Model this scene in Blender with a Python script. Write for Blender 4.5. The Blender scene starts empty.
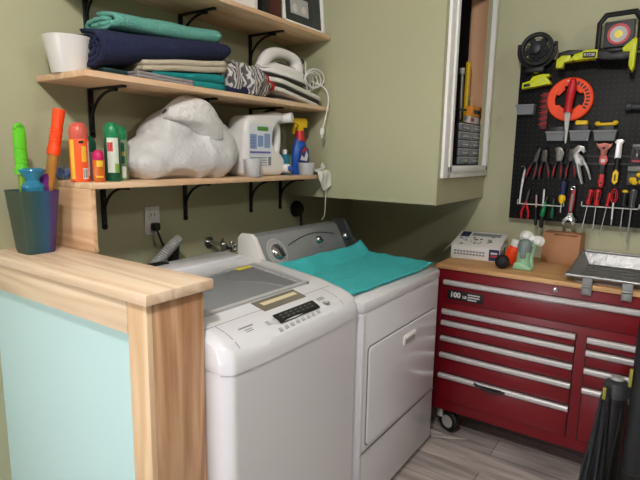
import bpy, bmesh, math, random
from mathutils import Vector, Matrix, noise
random.seed(7)
C = bpy.context.scene.collection
PI = math.pi
WM = {}                                   # object name -> world matrix of its thing

# ------------------------------------------------------------------ materials
def lin(c):
    c = c / 255.0
    return c / 12.92 if c <= 0.04045 else ((c + 0.055) / 1.055) ** 2.4
def rgb(t): return (lin(t[0]), lin(t[1]), lin(t[2]), 1.0)
MATS = {}
def mat(name, col, rough=0.5, metal=0.0, var=0.06, scale=12.0, bump=0.0, bscale=60.0, trans=0.0, alpha=1.0, coat=0.0, emit=0.0, sss=0.0, ior=1.45):
    """principled material whose colour is broken up by a little noise"""
    if name in MATS: return MATS[name]
    m = bpy.data.materials.new(name); m.use_nodes = True
    nt = m.node_tree; N = nt.nodes; L = nt.links
    b = N['Principled BSDF']
    tc = N.new('ShaderNodeTexCoord')
    nz = N.new('ShaderNodeTexNoise'); nz.inputs['Scale'].default_value = scale; nz.inputs['Detail'].default_value = 3
    L.new(tc.outputs['Object'], nz.inputs['Vector'])
    mx = N.new('ShaderNodeMix'); mx.data_type = 'RGBA'
    c = rgb(col)
    mx.inputs[6].default_value = tuple(max(0, v * (1 - var)) for v in c[:3]) + (1,)
    mx.inputs[7].default_value = tuple(min(1, v * (1 + var)) for v in c[:3]) + (1,)
    L.new(nz.outputs['Fac'], mx.inputs[0]); L.new(mx.outputs[2], b.inputs['Base Color'])
    b.inputs['Roughness'].default_value = rough; b.inputs['Metallic'].default_value = metal
    b.inputs['Transmission Weight'].default_value = trans; b.inputs['Alpha'].default_value = alpha
    b.inputs['Coat Weight'].default_value = coat; b.inputs['IOR'].default_value = ior
    if sss: b.inputs['Subsurface Weight'].default_value = sss; b.inputs['Subsurface Scale'].default_value = 0.03
    if emit: b.inputs['Emission Color'].default_value = c; b.inputs['Emission Strength'].default_value = emit
    if bump:
        n2 = N.new('ShaderNodeTexNoise'); n2.inputs['Scale'].default_value = bscale; n2.inputs['Detail'].default_value = 4
        L.new(tc.outputs['Object'], n2.inputs['Vector'])
        bp = N.new('ShaderNodeBump'); bp.inputs['Strength'].default_value = bump; bp.inputs['Distance'].default_value = 0.01
        L.new(n2.outputs['Fac'], bp.inputs['Height']); L.new(bp.outputs['Normal'], b.inputs['Normal'])
    MATS[name] = m; return m

def wood(name, light, dark, axis='x', scale=9.0, rough=0.55, seed=0.0, contrast=1.0, knots=True):
    """long-grain wood; axis is the grain direction"""
    if name in MATS: return MATS[name]
    m = bpy.data.materials.new(name); m.use_nodes = True
    nt = m.node_tree; N = nt.nodes; L = nt.links; b = N['Principled BSDF']
    tc = N.new('ShaderNodeTexCoord'); mp = N.new('ShaderNodeMapping')
    s = {'x': (0.07, 1, 1), 'y': (1, 0.07, 1), 'z': (1, 1, 0.07)}[axis]
    mp.inputs['Scale'].default_value = s; mp.inputs['Location'].default_value = (seed, seed * 1.7, seed * 0.6)
    L.new(tc.outputs['Object'], mp.inputs['Vector'])
    n1 = N.new('ShaderNodeTexNoise'); n1.inputs['Scale'].default_value = scale * 1.2; n1.inputs['Detail'].default_value = 2; n1.inputs['Distortion'].default_value = 0.4
    n2 = N.new('ShaderNodeTexNoise'); n2.inputs['Scale'].default_value = scale * 14; n2.inputs['Detail'].default_value = 4
    L.new(mp.outputs['Vector'], n1.inputs['Vector']); L.new(mp.outputs['Vector'], n2.inputs['Vector'])
    mul = N.new('ShaderNodeMath'); mul.operation = 'MULTIPLY'; mul.inputs[1].default_value = 34.0
    sn = N.new('ShaderNodeMath'); sn.operation = 'SINE'
    L.new(n1.outputs['Fac'], mul.inputs[0]); L.new(mul.outputs[0], sn.inputs[0])
    mr = N.new('ShaderNodeMapRange'); mr.inputs[1].default_value = -1; mr.inputs[2].default_value = 1
    mr.inputs[3].default_value = 0.0; mr.inputs[4].default_value = 0.62 * contrast
    L.new(sn.outputs[0], mr.inputs[0])
    ad = N.new('ShaderNodeMath'); ad.operation = 'MULTIPLY_ADD'; ad.inputs[1].default_value = 0.5 * contrast
    L.new(n2.outputs['Fac'], ad.inputs[0]); L.new(mr.outputs[0], ad.inputs[2])
    rp = N.new('ShaderNodeValToRGB'); rp.color_ramp.elements[0].position = 0.1; rp.color_ramp.elements[1].position = 0.95
    rp.color_ramp.elements[0].color = rgb(light); rp.color_ramp.elements[1].color = rgb(dark)
    L.new(ad.outputs[0], rp.inputs[0])
    out = rp.outputs[0]
    if knots:
        vo = N.new('ShaderNodeTexVoronoi'); vo.inputs['Scale'].default_value = 3.1
        mp2 = N.new('ShaderNodeMapping'); mp2.inputs['Scale'].default_value = {'x': (0.6, 1, 1), 'y': (1, 0.6, 1), 'z': (1, 1, 0.6)}[axis]
        mp2.inputs['Location'].default_value = (seed * 3, seed, 0)
        L.new(tc.outputs['Object'], mp2.inputs['Vector']); L.new(mp2.outputs['Vector'], vo.inputs['Vector'])
        kr = N.new('ShaderNodeMapRange'); kr.inputs[1].default_value = 0.02; kr.inputs[2].default_value = 0.075
        kr.inputs[3].default_value = 0.75; kr.inputs[4].default_value = 0.0
        L.new(vo.outputs['Distance'], kr.inputs[0])
        mx = N.new('ShaderNodeMix'); mx.data_type = 'RGBA'; mx.inputs[7].default_value = rgb((150, 96, 56))
        L.new(kr.outputs[0], mx.inputs[0]); L.new(out, mx.inputs[6]); out = mx.outputs[2]
    L.new(out, b.inputs['Base Color']); b.inputs['Roughness'].default_value = rough
    MATS[name] = m; return m

def plank_floor():
    m = bpy.data.materials.new('vinyl_planks'); m.use_nodes = True
    nt = m.node_tree; N = nt.nodes; L = nt.links; b = N['Principled BSDF']
    tc = N.new('ShaderNodeTexCoord'); mp = N.new('ShaderNodeMapping'); mp.inputs['Rotation'].default_value = (0, 0, PI / 2)
    L.new(tc.outputs['Object'], mp.inputs['Vector'])
    br = N.new('ShaderNodeTexBrick'); br.inputs['Scale'].default_value = 1.0
    br.inputs['Brick Width'].default_value = 1.2; br.inputs['Row Height'].default_value = 0.17; br.inputs['Mortar Size'].default_value = 0.002
    br.inputs['Color1'].default_value = rgb((204, 196, 192)); br.inputs['Color2'].default_value = rgb((172, 163, 160)); br.inputs['Mortar'].default_value = rgb((110, 100, 96))
    L.new(mp.outputs['Vector'], br.inputs['Vector'])
    m2 = N.new('ShaderNodeMapping'); m2.inputs['Scale'].default_value = (1, 0.1, 1); L.new(tc.outputs['Object'], m2.inputs['Vector'])
    nz = N.new('ShaderNodeTexNoise'); nz.inputs['Scale'].default_value = 26; nz.inputs['Detail'].default_value = 6; nz.inputs['Distortion'].default_value = 0.7
    L.new(m2.outputs['Vector'], nz.inputs['Vector'])
    rp = N.new('ShaderNodeValToRGB'); rp.color_ramp.elements[0].position = 0.3; rp.color_ramp.elements[1].position = 0.7
    rp.color_ramp.elements[0].color = (0.52, 0.5, 0.5, 1); rp.color_ramp.elements[1].color = (1.15, 1.12, 1.1, 1)
    L.new(nz.outputs['Fac'], rp.inputs[0])
    mx = N.new('ShaderNodeMix'); mx.data_type = 'RGBA'; mx.blend_type = 'MULTIPLY'; mx.inputs[0].default_value = 1
    L.new(br.outputs['Color'], mx.inputs[6]); L.new(rp.outputs[0], mx.inputs[7]); L.new(mx.outputs[2], b.inputs['Base Color'])
    b.inputs['Roughness'].default_value = 0.42
    return m

def pegboard_mat():
    """black board drilled on a one-inch grid: dark dots with a paler rim"""
    m = bpy.data.materials.new('drilled_black_board'); m.use_nodes = True
    nt = m.node_tree; N = nt.nodes; L = nt.links; b = N['Principled BSDF']
    tc = N.new('ShaderNodeTexCoord'); sp = N.new('ShaderNodeSeparateXYZ'); L.new(tc.outputs['Object'], sp.inputs[0])
    def M(op, a, bb=None):
        n = N.new('ShaderNodeMath'); n.operation = op
        for i, v in enumerate((a, bb)):
            if v is None: continue
            if isinstance(v, (int, float)): n.inputs[i].default_value = v
            else: L.new(v, n.inputs[i])
        return n.outputs[0]
    d = []
    for k in ('X', 'Z'):
        f = M('FRACT', M('MULTIPLY', sp.outputs[k], 1 / 0.0254)); d.append(M('POWER', M('SUBTRACT', f, 0.5), 2))
    r = M('SQRT', M('ADD', d[0], d[1]))
    rp = N.new('ShaderNodeValToRGB'); rp.color_ramp.interpolation = 'LINEAR'
    e = rp.color_ramp.elements; e[0].position = 0.0; e[0].color = rgb((64, 62, 60)); e[1].position = 0.15; e[1].color = rgb((12, 12, 14))
    x = e.new(0.1); x.color = rgb((50, 48, 46))
    L.new(r, rp.inputs[0]); L.new(rp.outputs[0], b.inputs['Base Color']); b.inputs['Roughness'].default_value = 0.5; b.inputs['Specular IOR Level'].default_value = 0.25
    return m

SAGE = mat('sage_paint', (177, 176, 144), 0.5, var=0.015, scale=3, bump=0.04, bscale=160)
SAGE2 = mat('sage_paint_pale', (184, 183, 152), 0.55, var=0.015, scale=3, bump=0.04, bscale=160)
FARW = mat('far_wall_paint', (110, 110, 100), 0.6, var=0.02)  # unseen walls; grey chosen to cut the light they bounce back
MINT = mat('mint_paint', (196, 226, 228), 0.5, var=0.01, scale=3, bump=0.03, bscale=160)
CEILM = mat('ceiling_white', (225, 222, 214), 0.8)
PINE = {a: wood('pine_' + a, (238, 208, 176), (210, 168, 128), a, 9, seed=i * 2.3 + 0.4, contrast=0.8) for i, a in enumerate('xyz')}
PINEL = wood('pine_ledge', (240, 218, 194), (214, 180, 148), 'y', 9, seed=4.2, contrast=0.85)
PINEP = wood('pine_post', (212, 172, 136), (166, 120, 84), 'z', 11, seed=7.7, contrast=1.0, knots=False)
PINEB = wood('pine_board', (234, 200, 164), (206, 160, 120), 'y', 8, seed=2.9, contrast=0.9)
PLY = wood('plywood', (226, 178, 140), (196, 140, 102), 'z', 5, seed=1.2, contrast=0.6, knots=False)
BUTCH = wood('butcher_block', (214, 168, 118), (176, 126, 80), 'y', 12, seed=5.1, contrast=0.7, knots=False)
TRIMW = mat('white_trim', (250, 250, 248), 0.4, var=0.01)
BLACKM = mat('black_iron', (20, 20, 22), 0.42, 0.2, var=0.1)
BLACKP = mat('black_plastic', (24, 24, 27), 0.45, var=0.1)
DKGREY = mat('dark_grey_plastic', (58, 60, 64), 0.45)
GREY = mat('grey_plastic', (138, 140, 142), 0.45)
LGREY = mat('light_grey_plastic', (178, 178, 178), 0.4)
WHITE = mat('white_enamel', (228, 228, 234), 0.22, var=0.01, coat=0.4)
WHITEP = mat('white_plastic', (236, 234, 232), 0.4, var=0.015)
SEAM = mat('shadow_seam', (120, 116, 118), 0.6)
CONS = mat('console_grey', (150, 152, 156), 0.35, 0.35, var=0.03)
CONSD = mat('console_dark', (72, 74, 78), 0.35, 0.3)
CHROME = mat('chrome', (205, 206, 210), 0.2, 1.0, var=0.03)
ALU = mat('brushed_aluminium', (222, 220, 222), 0.36, 0.55, var=0.06, scale=40)
STEEL = mat('tool_steel', (150, 148, 144), 0.35, 0.9, var=0.12, scale=50)
STEELD = mat('dark_steel', (70, 68, 66), 0.42, 0.75, var=0.15, scale=50)
CHEST = mat('red_enamel', (116, 5, 22), 0.38, 0.0, var=0.03, coat=0.12)
CHESTD = mat('drawer_gap', (30, 4, 8), 0.6)
TURQ = mat('turquoise_terry', (74, 204, 208), 0.95, var=0.14, scale=90, bump=0.9, bscale=220)
TEAL = mat('teal_terry', (100, 166, 152), 0.95, var=0.12, scale=60, bump=0.6, bscale=200)
TEALD = mat('deep_teal_terry', (22, 138, 138), 0.95, var=0.12, scale=60, bump=0.6, bscale=200)
NAVY = mat('navy_terry', (28, 34, 66), 0.95, var=0.18, scale=60, bump=0.6, bscale=200)
BEIGE = mat('beige_terry', (196, 184, 162), 0.95, var=0.1, scale=60, bump=0.5, bscale=180)
GREYC = mat('grey_cloth', (150, 146, 146), 0.95, var=0.14, scale=50, bump=0.5, bscale=180)
WHITEC = mat('white_cloth', (222, 218, 208), 0.95, var=0.08, scale=30, bump=0.5, bscale=120)
REDC = mat('red_cloth', (170, 40, 48), 0.95, var=0.16, scale=60, bump=0.5, bscale=160)
ORANGE = mat('orange_plastic', (252, 74, 12), 0.5, var=0.03)
REDP = mat('red_plastic', (196, 30, 40), 0.4, var=0.05)
LIME = mat('lime_plastic', (206, 212, 30), 0.4, var=0.04)
YEL = mat('yellow_plastic', (240, 196, 30), 0.4, var=0.04)
GREENP = mat('green_plastic', (20, 124, 74), 0.35, var=0.05)
GREEND = mat('dark_green_can', (14, 84, 56), 0.35, var=0.08)
GREENL = mat('bright_green_plastic', (96, 196, 40), 0.35, var=0.05)
MAG = mat('magenta_plastic', (190, 24, 92), 0.35)
PURP = mat('purple_plastic', (120, 40, 140), 0.35)
BLUEP = mat('blue_plastic', (26, 84, 176), 0.35, var=0.06)
BLUEC = mat('clear_blue_plastic', (70, 170, 214), 0.15, trans=0.55, var=0.05)
AMBER = mat('amber_plastic', (196, 138, 66), 0.25, trans=0.25, var=0.12, scale=30)
LIMEC = mat('clear_lime_plastic', (150, 190, 50), 0.2, trans=0.4)
CLEAR = mat('clear_plastic', (232, 234, 236), 0.12, trans=0.75, var=0.01)
FROST = mat('frosted_plastic', (222, 222, 224), 0.35, trans=0.35, var=0.02)
BAG = mat('white_poly_bag', (212, 211, 212), 0.3, var=0.06, scale=8, bump=0.45, bscale=70)
CARD = mat('brown_cardboard', (184, 134, 98), 0.8, var=0.05, scale=20)
CARDD = mat('cardboard_edge', (126, 84, 56), 0.85)
PAPER = mat('white_card', (224, 222, 220), 0.6, var=0.02)
NAVYP = mat('navy_print', (34, 40, 84), 0.5)
BLKP = mat('black_print', (24, 24, 26), 0.5)
GREYP = mat('grey_print', (130, 132, 140), 0.6)
BLUEPR = mat('pale_blue_print', (136, 160, 200), 0.5)
GRNPR = mat('green_print', (90, 150, 60), 0.5)
MINTP = mat('mint_plastic', (150, 196, 160), 0.4, var=0.05)
FOIL = mat('tray_metal', (140, 140, 140), 0.36, 0.75, var=0.12, scale=25, bump=0.35, bscale=22)
SMOKE = mat('smoked_window', (120, 116, 104), 0.12, var=0.1, coat=0.5)
TUB = mat('washer_tub', (214, 216, 220), 0.35, 0.1, var=0.35, scale=7)
TUBD = mat('washer_tub_dark', (120, 124, 130), 0.35, 0.1, var=0.2, scale=5)
DISP = mat('display_black', (14, 15, 18), 0.4)
RUBB = mat('black_rubber', (22, 22, 23), 0.6)
HOSE = mat('grey_hose', (152, 152, 150), 0.5)
PHOTO = mat('dark_photo', (46, 50, 54), 0.25, var=0.7, scale=14)
BROWNB = mat('maroon_cover', (74, 30, 26), 0.4, var=0.2, scale=20)
YARN = mat('blue_yarn', (88, 116, 160), 0.9, var=0.35, scale=60, bump=1.0, bscale=90)
GLOSSW = mat('white_ceramic', (226, 224, 222), 0.3, var=0.01, coat=0.3)

def glass_lid():
    m = bpy.data.materials.new('lid_glass'); m.use_nodes = True
    b = m.node_tree.nodes['Principled BSDF']; N = m.node_tree.nodes; L = m.node_tree.links
    nz = N.new('ShaderNodeTexNoise'); nz.inputs['Scale'].default_value = 4
    mr = N.new('ShaderNodeMapRange'); mr.inputs[3].default_value = 0.03; mr.inputs[4].default_value = 0.06
    L.new(nz.outputs['Fac'], mr.inputs[0]); L.new(mr.outputs[0], b.inputs['Roughness'])
    b.inputs['Base Color'].default_value = rgb((196, 200, 204)); b.inputs['Alpha'].default_value = 0.26; b.inputs['IOR'].default_value = 1.45
    return m
GLASS = glass_lid()

def iridescent():
    """tumbler plastic that runs from smoky green to teal to purple around the cup"""
    m = bpy.data.materials.new('tinted_tumbler'); m.use_nodes = True
    N = m.node_tree.nodes; L = m.node_tree.links; b = N['Principled BSDF']
    tc = N.new('ShaderNodeTexCoord'); sp = N.new('ShaderNodeSeparateXYZ'); L.new(tc.outputs['Object'], sp.inputs[0])
    mr = N.new('ShaderNodeMapRange'); mr.inputs[1].default_value = -0.07; mr.inputs[2].default_value = 0.07
    L.new(sp.outputs['X'], mr.inputs[0])
    rp = N.new('ShaderNodeValToRGB'); e = rp.color_ramp.elements
    e[0].color = rgb((64, 78, 62)); e[1].color = rgb((52, 62, 70)); e[0].position = 0.1
    for p, c in ((0.38, (46, 88, 92)), (0.58, (44, 92, 128)), (0.75, (84, 52, 112))): x = e.new(p); x.color = rgb(c)
    L.new(mr.outputs[0], rp.inputs[0]); L.new(rp.outputs[0], b.inputs['Base Color'])
    b.inputs['Roughness'].default_value = 0.4; b.inputs['Alpha'].default_value = 0.86
    return m

def striped_cloth():
    m = bpy.data.materials.new('striped_cloth'); m.use_nodes = True
    N = m.node_tree.nodes; L = m.node_tree.links; b = N['Principled BSDF']
    tc = N.new('ShaderNodeTexCoord'); w = N.new('ShaderNodeTexWave'); w.inputs['Scale'].default_value = 20; w.inputs['Distortion'].default_value = 7; w.inputs['Detail'].default_value = 2
    w.inputs['Detail Scale'].default_value = 1.2
    L.new(tc.outputs['Object'], w.inputs['Vector'])
    rp = N.new('ShaderNodeValToRGB'); rp.color_ramp.elements[0].position = 0.42; rp.color_ramp.elements[1].position = 0.56
    rp.color_ramp.elements[0].color = rgb((84, 80, 84)); rp.color_ramp.elements[1].color = rgb((200, 196, 190))
    L.new(w.outputs['Fac'], rp.inputs[0]); L.new(rp.outputs[0], b.inputs['Base Color']); b.inputs['Roughness'].default_value = 0.95
    return m

# ------------------------------------------------------------------ mesh builder
class MB:
    def __init__(s): s.bm = bmesh.new()
    def _add(s, t, m=0, M=None):
        if M is not None: bmesh.ops.transform(t, matrix=M, verts=t.verts)
        for f in t.faces: f.material_index = m
        me = bpy.data.meshes.new('t'); t.to_mesh(me); t.free(); s.bm.from_mesh(me); bpy.data.meshes.remove(me); return s
    def _bev(s, t, b, seg=2):
        if b > 0: bmesh.ops.bevel(t, geom=[e for e in t.edges if len(e.link_faces) == 2 and e.calc_face_angle(0) > 0.5], offset=b, segments=seg, profile=0.5, affect='EDGES', clamp_overlap=True)
    def box(s, lo, hi, bev=0.0, m=0, M=None, seg=2):
        t = bmesh.new(); bmesh.ops.create_cube(t, size=1)
        for v in t.verts: v.co = Vector([(lo[i] + hi[i]) / 2 + v.co[i] * (hi[i] - lo[i]) for i in range(3)])
        s._bev(t, bev, seg); return s._add(t, m, M)
    def cyl(s, a, b, r, r1=None, m=0, n=16, bev=0.0, M=None):
        a, b = Vector(a), Vector(b); d = b - a; t = bmesh.new()
        bmesh.ops.create_cone(t, cap_ends=True, segments=n, radius1=r, radius2=r if r1 is None else r1, depth=d.length)
        s._bev(t, bev)
        T = Matrix.Translation((a + b) / 2) @ d.to_track_quat('Z', 'Y').to_matrix().to_4x4()
        bmesh.ops.transform(t, matrix=T, verts=t.verts); return s._add(t, m, M)
    def lathe(s, prof, c=(0, 0, 0), axis=(0, 0, 1), m=0, n=24, sq=0.0, M=None, sx=1.0, sy=1.0):
        """prof: (radius, height) pairs; sq>0 squares the section"""
        t = bmesh.new(); rings = []
        for r, z in prof:
            ring = []
            for k in range(n):
                a = 2 * PI * k / n; ca, sa = math.cos(a), math.sin(a); q = 1.0
                if sq: q = 1 / ((abs(ca) ** (2 + 6 * sq) + abs(sa) ** (2 + 6 * sq)) ** (1 / (2 + 6 * sq)))
                ring.append(t.verts.new((r * ca * q * sx, r * sa * q * sy, z)))
            rings.append(ring)
        for A, B in zip(rings, rings[1:]):
            for k in range(n): t.faces.new((A[k], A[(k + 1) % n], B[(k + 1) % n], B[k]))
        if prof[0][0] > 1e-5: t.faces.new(list(reversed(rings[0])))
        if prof[-1][0] > 1e-5: t.faces.new(rings[-1])
        bmesh.ops.remove_doubles(t, verts=t.verts, dist=1e-6)
        T = Matrix.Translation(Vector(c)) @ Vector(axis).to_track_quat('Z', 'Y').to_matrix().to_4x4()
        bmesh.ops.transform(t, matrix=T, verts=t.verts); return s._add(t, m, M)
    def tube(s, pts, r, m=0, n=8, M=None, smooth=0, flat=1.0):
        P = [Vector(p) for p in pts]; R = list(r) if isinstance(r, (list, tuple)) else [r] * len(P)
        for _ in range(smooth):
            Q, RR = [P[0]], [R[0]]
            for i in range(len(P) - 1):
                Q += [P[i].lerp(P[i + 1], 0.25), P[i].lerp(P[i + 1], 0.75)]; RR += [R[i] * .75 + R[i + 1] * .25, R[i] * .25 + R[i + 1] * .75]
            Q.append(P[-1]); RR.append(R[-1]); P, R = Q, RR
        t = bmesh.new(); rings = []; u = None
        for i, p in enumerate(P):
            d = (P[min(i + 1, len(P) - 1)] - P[max(i - 1, 0)]).normalized()
            if u is None:
                u = d.orthogonal().normalized()
            else:
                u = (u - d * u.dot(d)); u = u.normalized() if u.length > 1e-6 else d.orthogonal().normalized()
            w = d.cross(u)
            rings.append([t.verts.new(p + (u * math.cos(2 * PI * k / n) + w * math.sin(2 * PI * k / n) * flat) * R[i]) for k in range(n)])
        for A, B in zip(rings, rings[1:]):
            for k in range(n): t.faces.new((A[k], A[(k + 1) % n], B[(k + 1) % n], B[k]))
        t.faces.new(list(reversed(rings[0]))); t.faces.new(rings[-1])
        return s._add(t, m, M)
    def prism(s, poly, a, b, plane='xz', bev=0.0, m=0, M=None, seg=2):
        t = bmesh.new()
        def mk(p, d): return {'xz': (p[0], d, p[1]), 'yz': (d, p[0], p[1]), 'xy': (p[0], p[1], d)}[plane]
        A = [t.verts.new(mk(p, a)) for p in poly]; B = [t.verts.new(mk(p, b)) for p in poly]; n = len(poly)
        t.faces.new(A); t.faces.new(list(reversed(B)))
        for i in range(n): t.faces.new((A[(i + 1) % n], A[i], B[i], B[(i + 1) % n]))
        bmesh.ops.recalc_face_normals(t, faces=t.faces)
        if bev: bmesh.ops.bevel(t, geom=[e for e in t.edges if {v in set(A) for v in e.verts} == {True} or {v in set(B) for v in e.verts} == {True}], offset=bev, segments=seg, profile=0.5, affect='EDGES', clamp_overlap=True)
        return s._add(t, m, M)
    def ball(s, c, r, m=0, M=None, u=20, v=12):
        t = bmesh.new(); bmesh.ops.create_uvsphere(t, u_segments=u, v_segments=v, radius=1)
        R = (r, r, r) if isinstance(r, (int, float)) else r
        for q in t.verts: q.co = Vector((c[0] + q.co.x * R[0], c[1] + q.co.y * R[1], c[2] + q.co.z * R[2]))
        return s._add(t, m, M)
    def torus(s, c, R, r, axis=(0, 1, 0), m=0, n=32, k=8, a0=0, a1=2 * PI, sx=1, sy=1):
        q = Vector(axis).to_track_quat('Z', 'Y'); full = abs(a1 - a0 - 2 * PI) < 1e-6
        pts = [Vector(c) + q @ Vector((math.cos(a0 + (a1 - a0) * i / n) * R * sx, math.sin(a0 + (a1 - a0) * i / n) * R * sy, 0)) for i in range(n + 1)]
        return s.tube(pts, r, m, k)
    def ring(s, c, ro, ri, a, b, m=0, n=40, M=None):
        """flat annulus facing -Y, from y=a to y=b"""
        t = bmesh.new(); V = []
        for y in (a, b):
            for r in (ro, ri): V.append([t.verts.new((c[0] + r * math.cos(2 * PI * k / n), y, c[1] + r * math.sin(2 * PI * k / n))) for k in range(n)])
        for k in range(n):
            j = (k + 1) % n
            t.faces.new((V[0][k], V[1][k], V[1][j], V[0][j])); t.faces.new((V[2][k], V[2][j], V[3][j], V[3][k]))
            t.faces.new((V[0][k], V[0][j], V[2][j], V[2][k])); t.faces.new((V[1][k], V[3][k], V[3][j], V[1][j]))
        bmesh.ops.recalc_face_normals(t, faces=t.faces); return s._add(t, m, M)
    def quad(s, pts, m=0):
        t = bmesh.new(); t.faces.new([t.verts.new(p) for p in pts]); return s._add(t, m)
    def text(s, txt, size, origin, right, up, depth=0.0006, m=0, bold=0.0):
        cu = bpy.data.curves.new('t', 'FONT'); cu.body = txt; cu.size = size; cu.extrude = depth; cu.offset = bold; cu.align_x = 'CENTER'; cu.align_y = 'CENTER'
        o = bpy.data.objects.new('t', cu); C.objects.link(o); bpy.context.view_layer.update()
        me = bpy.data.meshes.new_from_object(o.evaluated_get(bpy.context.evaluated_depsgraph_get()))
        bpy.data.objects.remove(o); bpy.data.curves.remove(cu)
        r, u = Vector(right).normalized(), Vector(up).normalized(); n = r.cross(u)
        T = Matrix(((r.x, u.x, n.x, origin[0]), (r.y, u.y, n.y, origin[1]), (r.z, u.z, n.z, origin[2]), (0, 0, 0, 1)))
        me.transform(T)
        t = bmesh.new(); t.from_mesh(me); bpy.data.meshes.remove(me); return s._add(t, m)
    def scale(s, k):
        bmesh.ops.scale(s.bm, vec=(k, k, k), verts=s.bm.verts); return s
    def shift(s, x, y, z):
        bmesh.ops.translate(s.bm, vec=(x, y, z), verts=s.bm.verts); return s
    def wobble(s, amp, freq, seed=0.0):
        for v in s.bm.verts:
            n = noise.noise_vector(v.co * freq + Vector((seed, seed * 2, seed * 3))); v.co += n * amp
        return s
    def build(s, name, mats, parent=None, world=True, ang=35):
        if world and parent is not None: bmesh.ops.transform(s.bm, matrix=WM[parent.name].inverted(), verts=s.bm.verts)
        me = bpy.data.meshes.new(name); s.bm.to_mesh(me); s.bm.free()
        for m in (mats if isinstance(mats, (list, tuple)) else [mats]): me.materials.append(m)
        for p in me.polygons: p.use_smooth = True
        me.set_sharp_from_angle(angle=math.radians(ang))
        o = bpy.data.objects.new(name, me); C.objects.link(o)
        if parent is not None: o.parent = parent; WM[o.name] = WM[parent.name]
        else: WM[o.name] = Matrix.Identity(4)
        return o

def thing(name, label, cat, loc=(0, 0, 0), rz=0.0, group=None, ry=0.0):
    o = bpy.data.objects.new(name, None); C.objects.link(o); o.empty_display_size = 0.05
    o.location = loc; o.rotation_euler = (0, ry, rz); o['label'] = label; o['category'] = cat; o['kind'] = 'thing'
    if group: o['group'] = group
    WM[o.name] = Matrix.Translation(loc) @ Matrix.Rotation(rz, 4, 'Z') @ Matrix.Rotation(ry, 4, 'Y'); return o
def tag(o, label, cat, group=None):
    o['label'] = label; o['category'] = cat; o['kind'] = 'thing'
    if group: o['group'] = group
    return o
def solo(mb, name, mats, label, cat, loc, rz=0.0, group=None, world=True, ang=35):
    """a thing that is one mesh, with its origin at loc"""
    T = Matrix.Translation(loc) @ Matrix.Rotation(rz, 4, 'Z')
    if world: bmesh.ops.transform(mb.bm, matrix=T.inverted(), verts=mb.bm.verts)
    o = mb.build(name, mats, None, ang=ang); o.location = loc; o.rotation_euler = (0, 0, rz); WM[o.name] = T
    return tag(o, label, cat, group)
def struct(mb, name, mats, parent=None):
    o = mb.build(name, mats, parent); o['kind'] = 'structure'; return o
def dup(root, loc=None, label=None):
    """copy a thing, its parts and their sub-parts"""
    def rec(o, par):
        c = o.copy(); C.objects.link(c)
        if par is not None: c.parent = par; WM[c.name] = WM[par.name]
        for ch in list(o.children): rec(ch, c)
        return c
    kids = list(root.children); r = root.copy(); C.objects.link(r)
    if loc is not None: r.location = loc
    if label: r['label'] = label
    WM[r.name] = Matrix.Translation(r.location) @ Matrix.Rotation(r.rotation_euler.z, 4, 'Z')
    for ch in kids: rec(ch, r)
    return r

# ------------------------------------------------------------------ the room
YB, XR, ZC = 1.80, 2.96, 2.74          # back wall, right wall, ceiling
XK, YK, ZK = 2.25, 0.90, 1.229         # bulkhead: left face, front face, underside
struct(MB().box((-1.6, -2.2, -0.05), (XR + 0.1, YB + 0.1, 0)), 'floor', plank_floor())
struct(MB().box((-1.6, -2.2, ZC), (XR + 0.1, YB + 0.1, ZC + 0.05)), 'ceiling', CEILM)
struct(MB().box((-1.6, YB, 0), (XR + 0.1, YB + 0.1, ZC)), 'wall_back', SAGE)
struct(MB().box((XR, -2.2, 0), (XR + 0.1, YB, ZC)), 'wall_right', SAGE2)
struct(MB().box((-1.7, -2.2, 0), (-1.6, YB + 0.1, ZC)), 'wall_left', FARW)
struct(MB().box((-1.7, -2.3, 0), (XR + 0.1, -2.2, ZC)), 'wall_front', FARW)
WX0, WX1, WZ0, WZ1 = 2.366, 2.892, 1.412, 2.34
b = MB()
b.box((XK, YK, ZK), (XK + 0.02, YB, ZC))                               # left face
b.box((XK + 0.02, YK + 0.002, ZK), (XR, YB, ZK + 0.02))                # underside
b.box((XK + 0.02, YK, ZK), (WX0, YK + 0.02, ZC)); b.box((WX1, YK, ZK), (XR, YK + 0.02, ZC))
b.box((WX0, YK, ZK), (WX1, YK + 0.02, WZ0)); b.box((WX0, YK, WZ1), (WX1, YK + 0.02, ZC))
struct(b, 'wall_bulkhead', SAGE)
# window-like opening in the bulkhead
b = MB(); y0, y1 = YK - 0.016, YK + 0.0
b.box((WX0 - 0.088, y0, WZ0 - 0.058), (WX0, y1, WZ1 + 0.06), 0.004); b.box((WX1, y0, WZ0 - 0.058), (XR - 0.004, y1, WZ1 + 0.06), 0.004)
b.box((WX0 - 0.02, y0, WZ1), (WX1 + 0.02, y1, WZ1 + 0.06), 0.004); b.box((WX0 - 0.02, y0, WZ0 - 0.058), (WX1 + 0.02, y1, WZ0), 0.004)
b.box((WX0 - 0.03, y0 - 0.008, WZ0 - 0.03), (WX1 + 0.03, y0 + 0.002, WZ0), 0.003); b.box((WX0 - 0.03, y0 - 0.008, WZ0 - 0.03), (WX0, y0 + 0.002, WZ1), 0.003)
b.box((WX1, y0 - 0.008, WZ0 - 0.03), (WX1 + 0.03, y0 + 0.002, WZ1), 0.003)
b.box((WX0 - 0.004, YK, WZ0 - 0.012), (WX1 + 0.004, YK + 0.3, WZ0), 0.0)
struct(b, 'window_1', TRIMW)
NICHE = mat('niche_shade', (30, 24, 20), 0.9, var=0.3, scale=5)  # near-black liner colour carries the shade inside the opening
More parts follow.
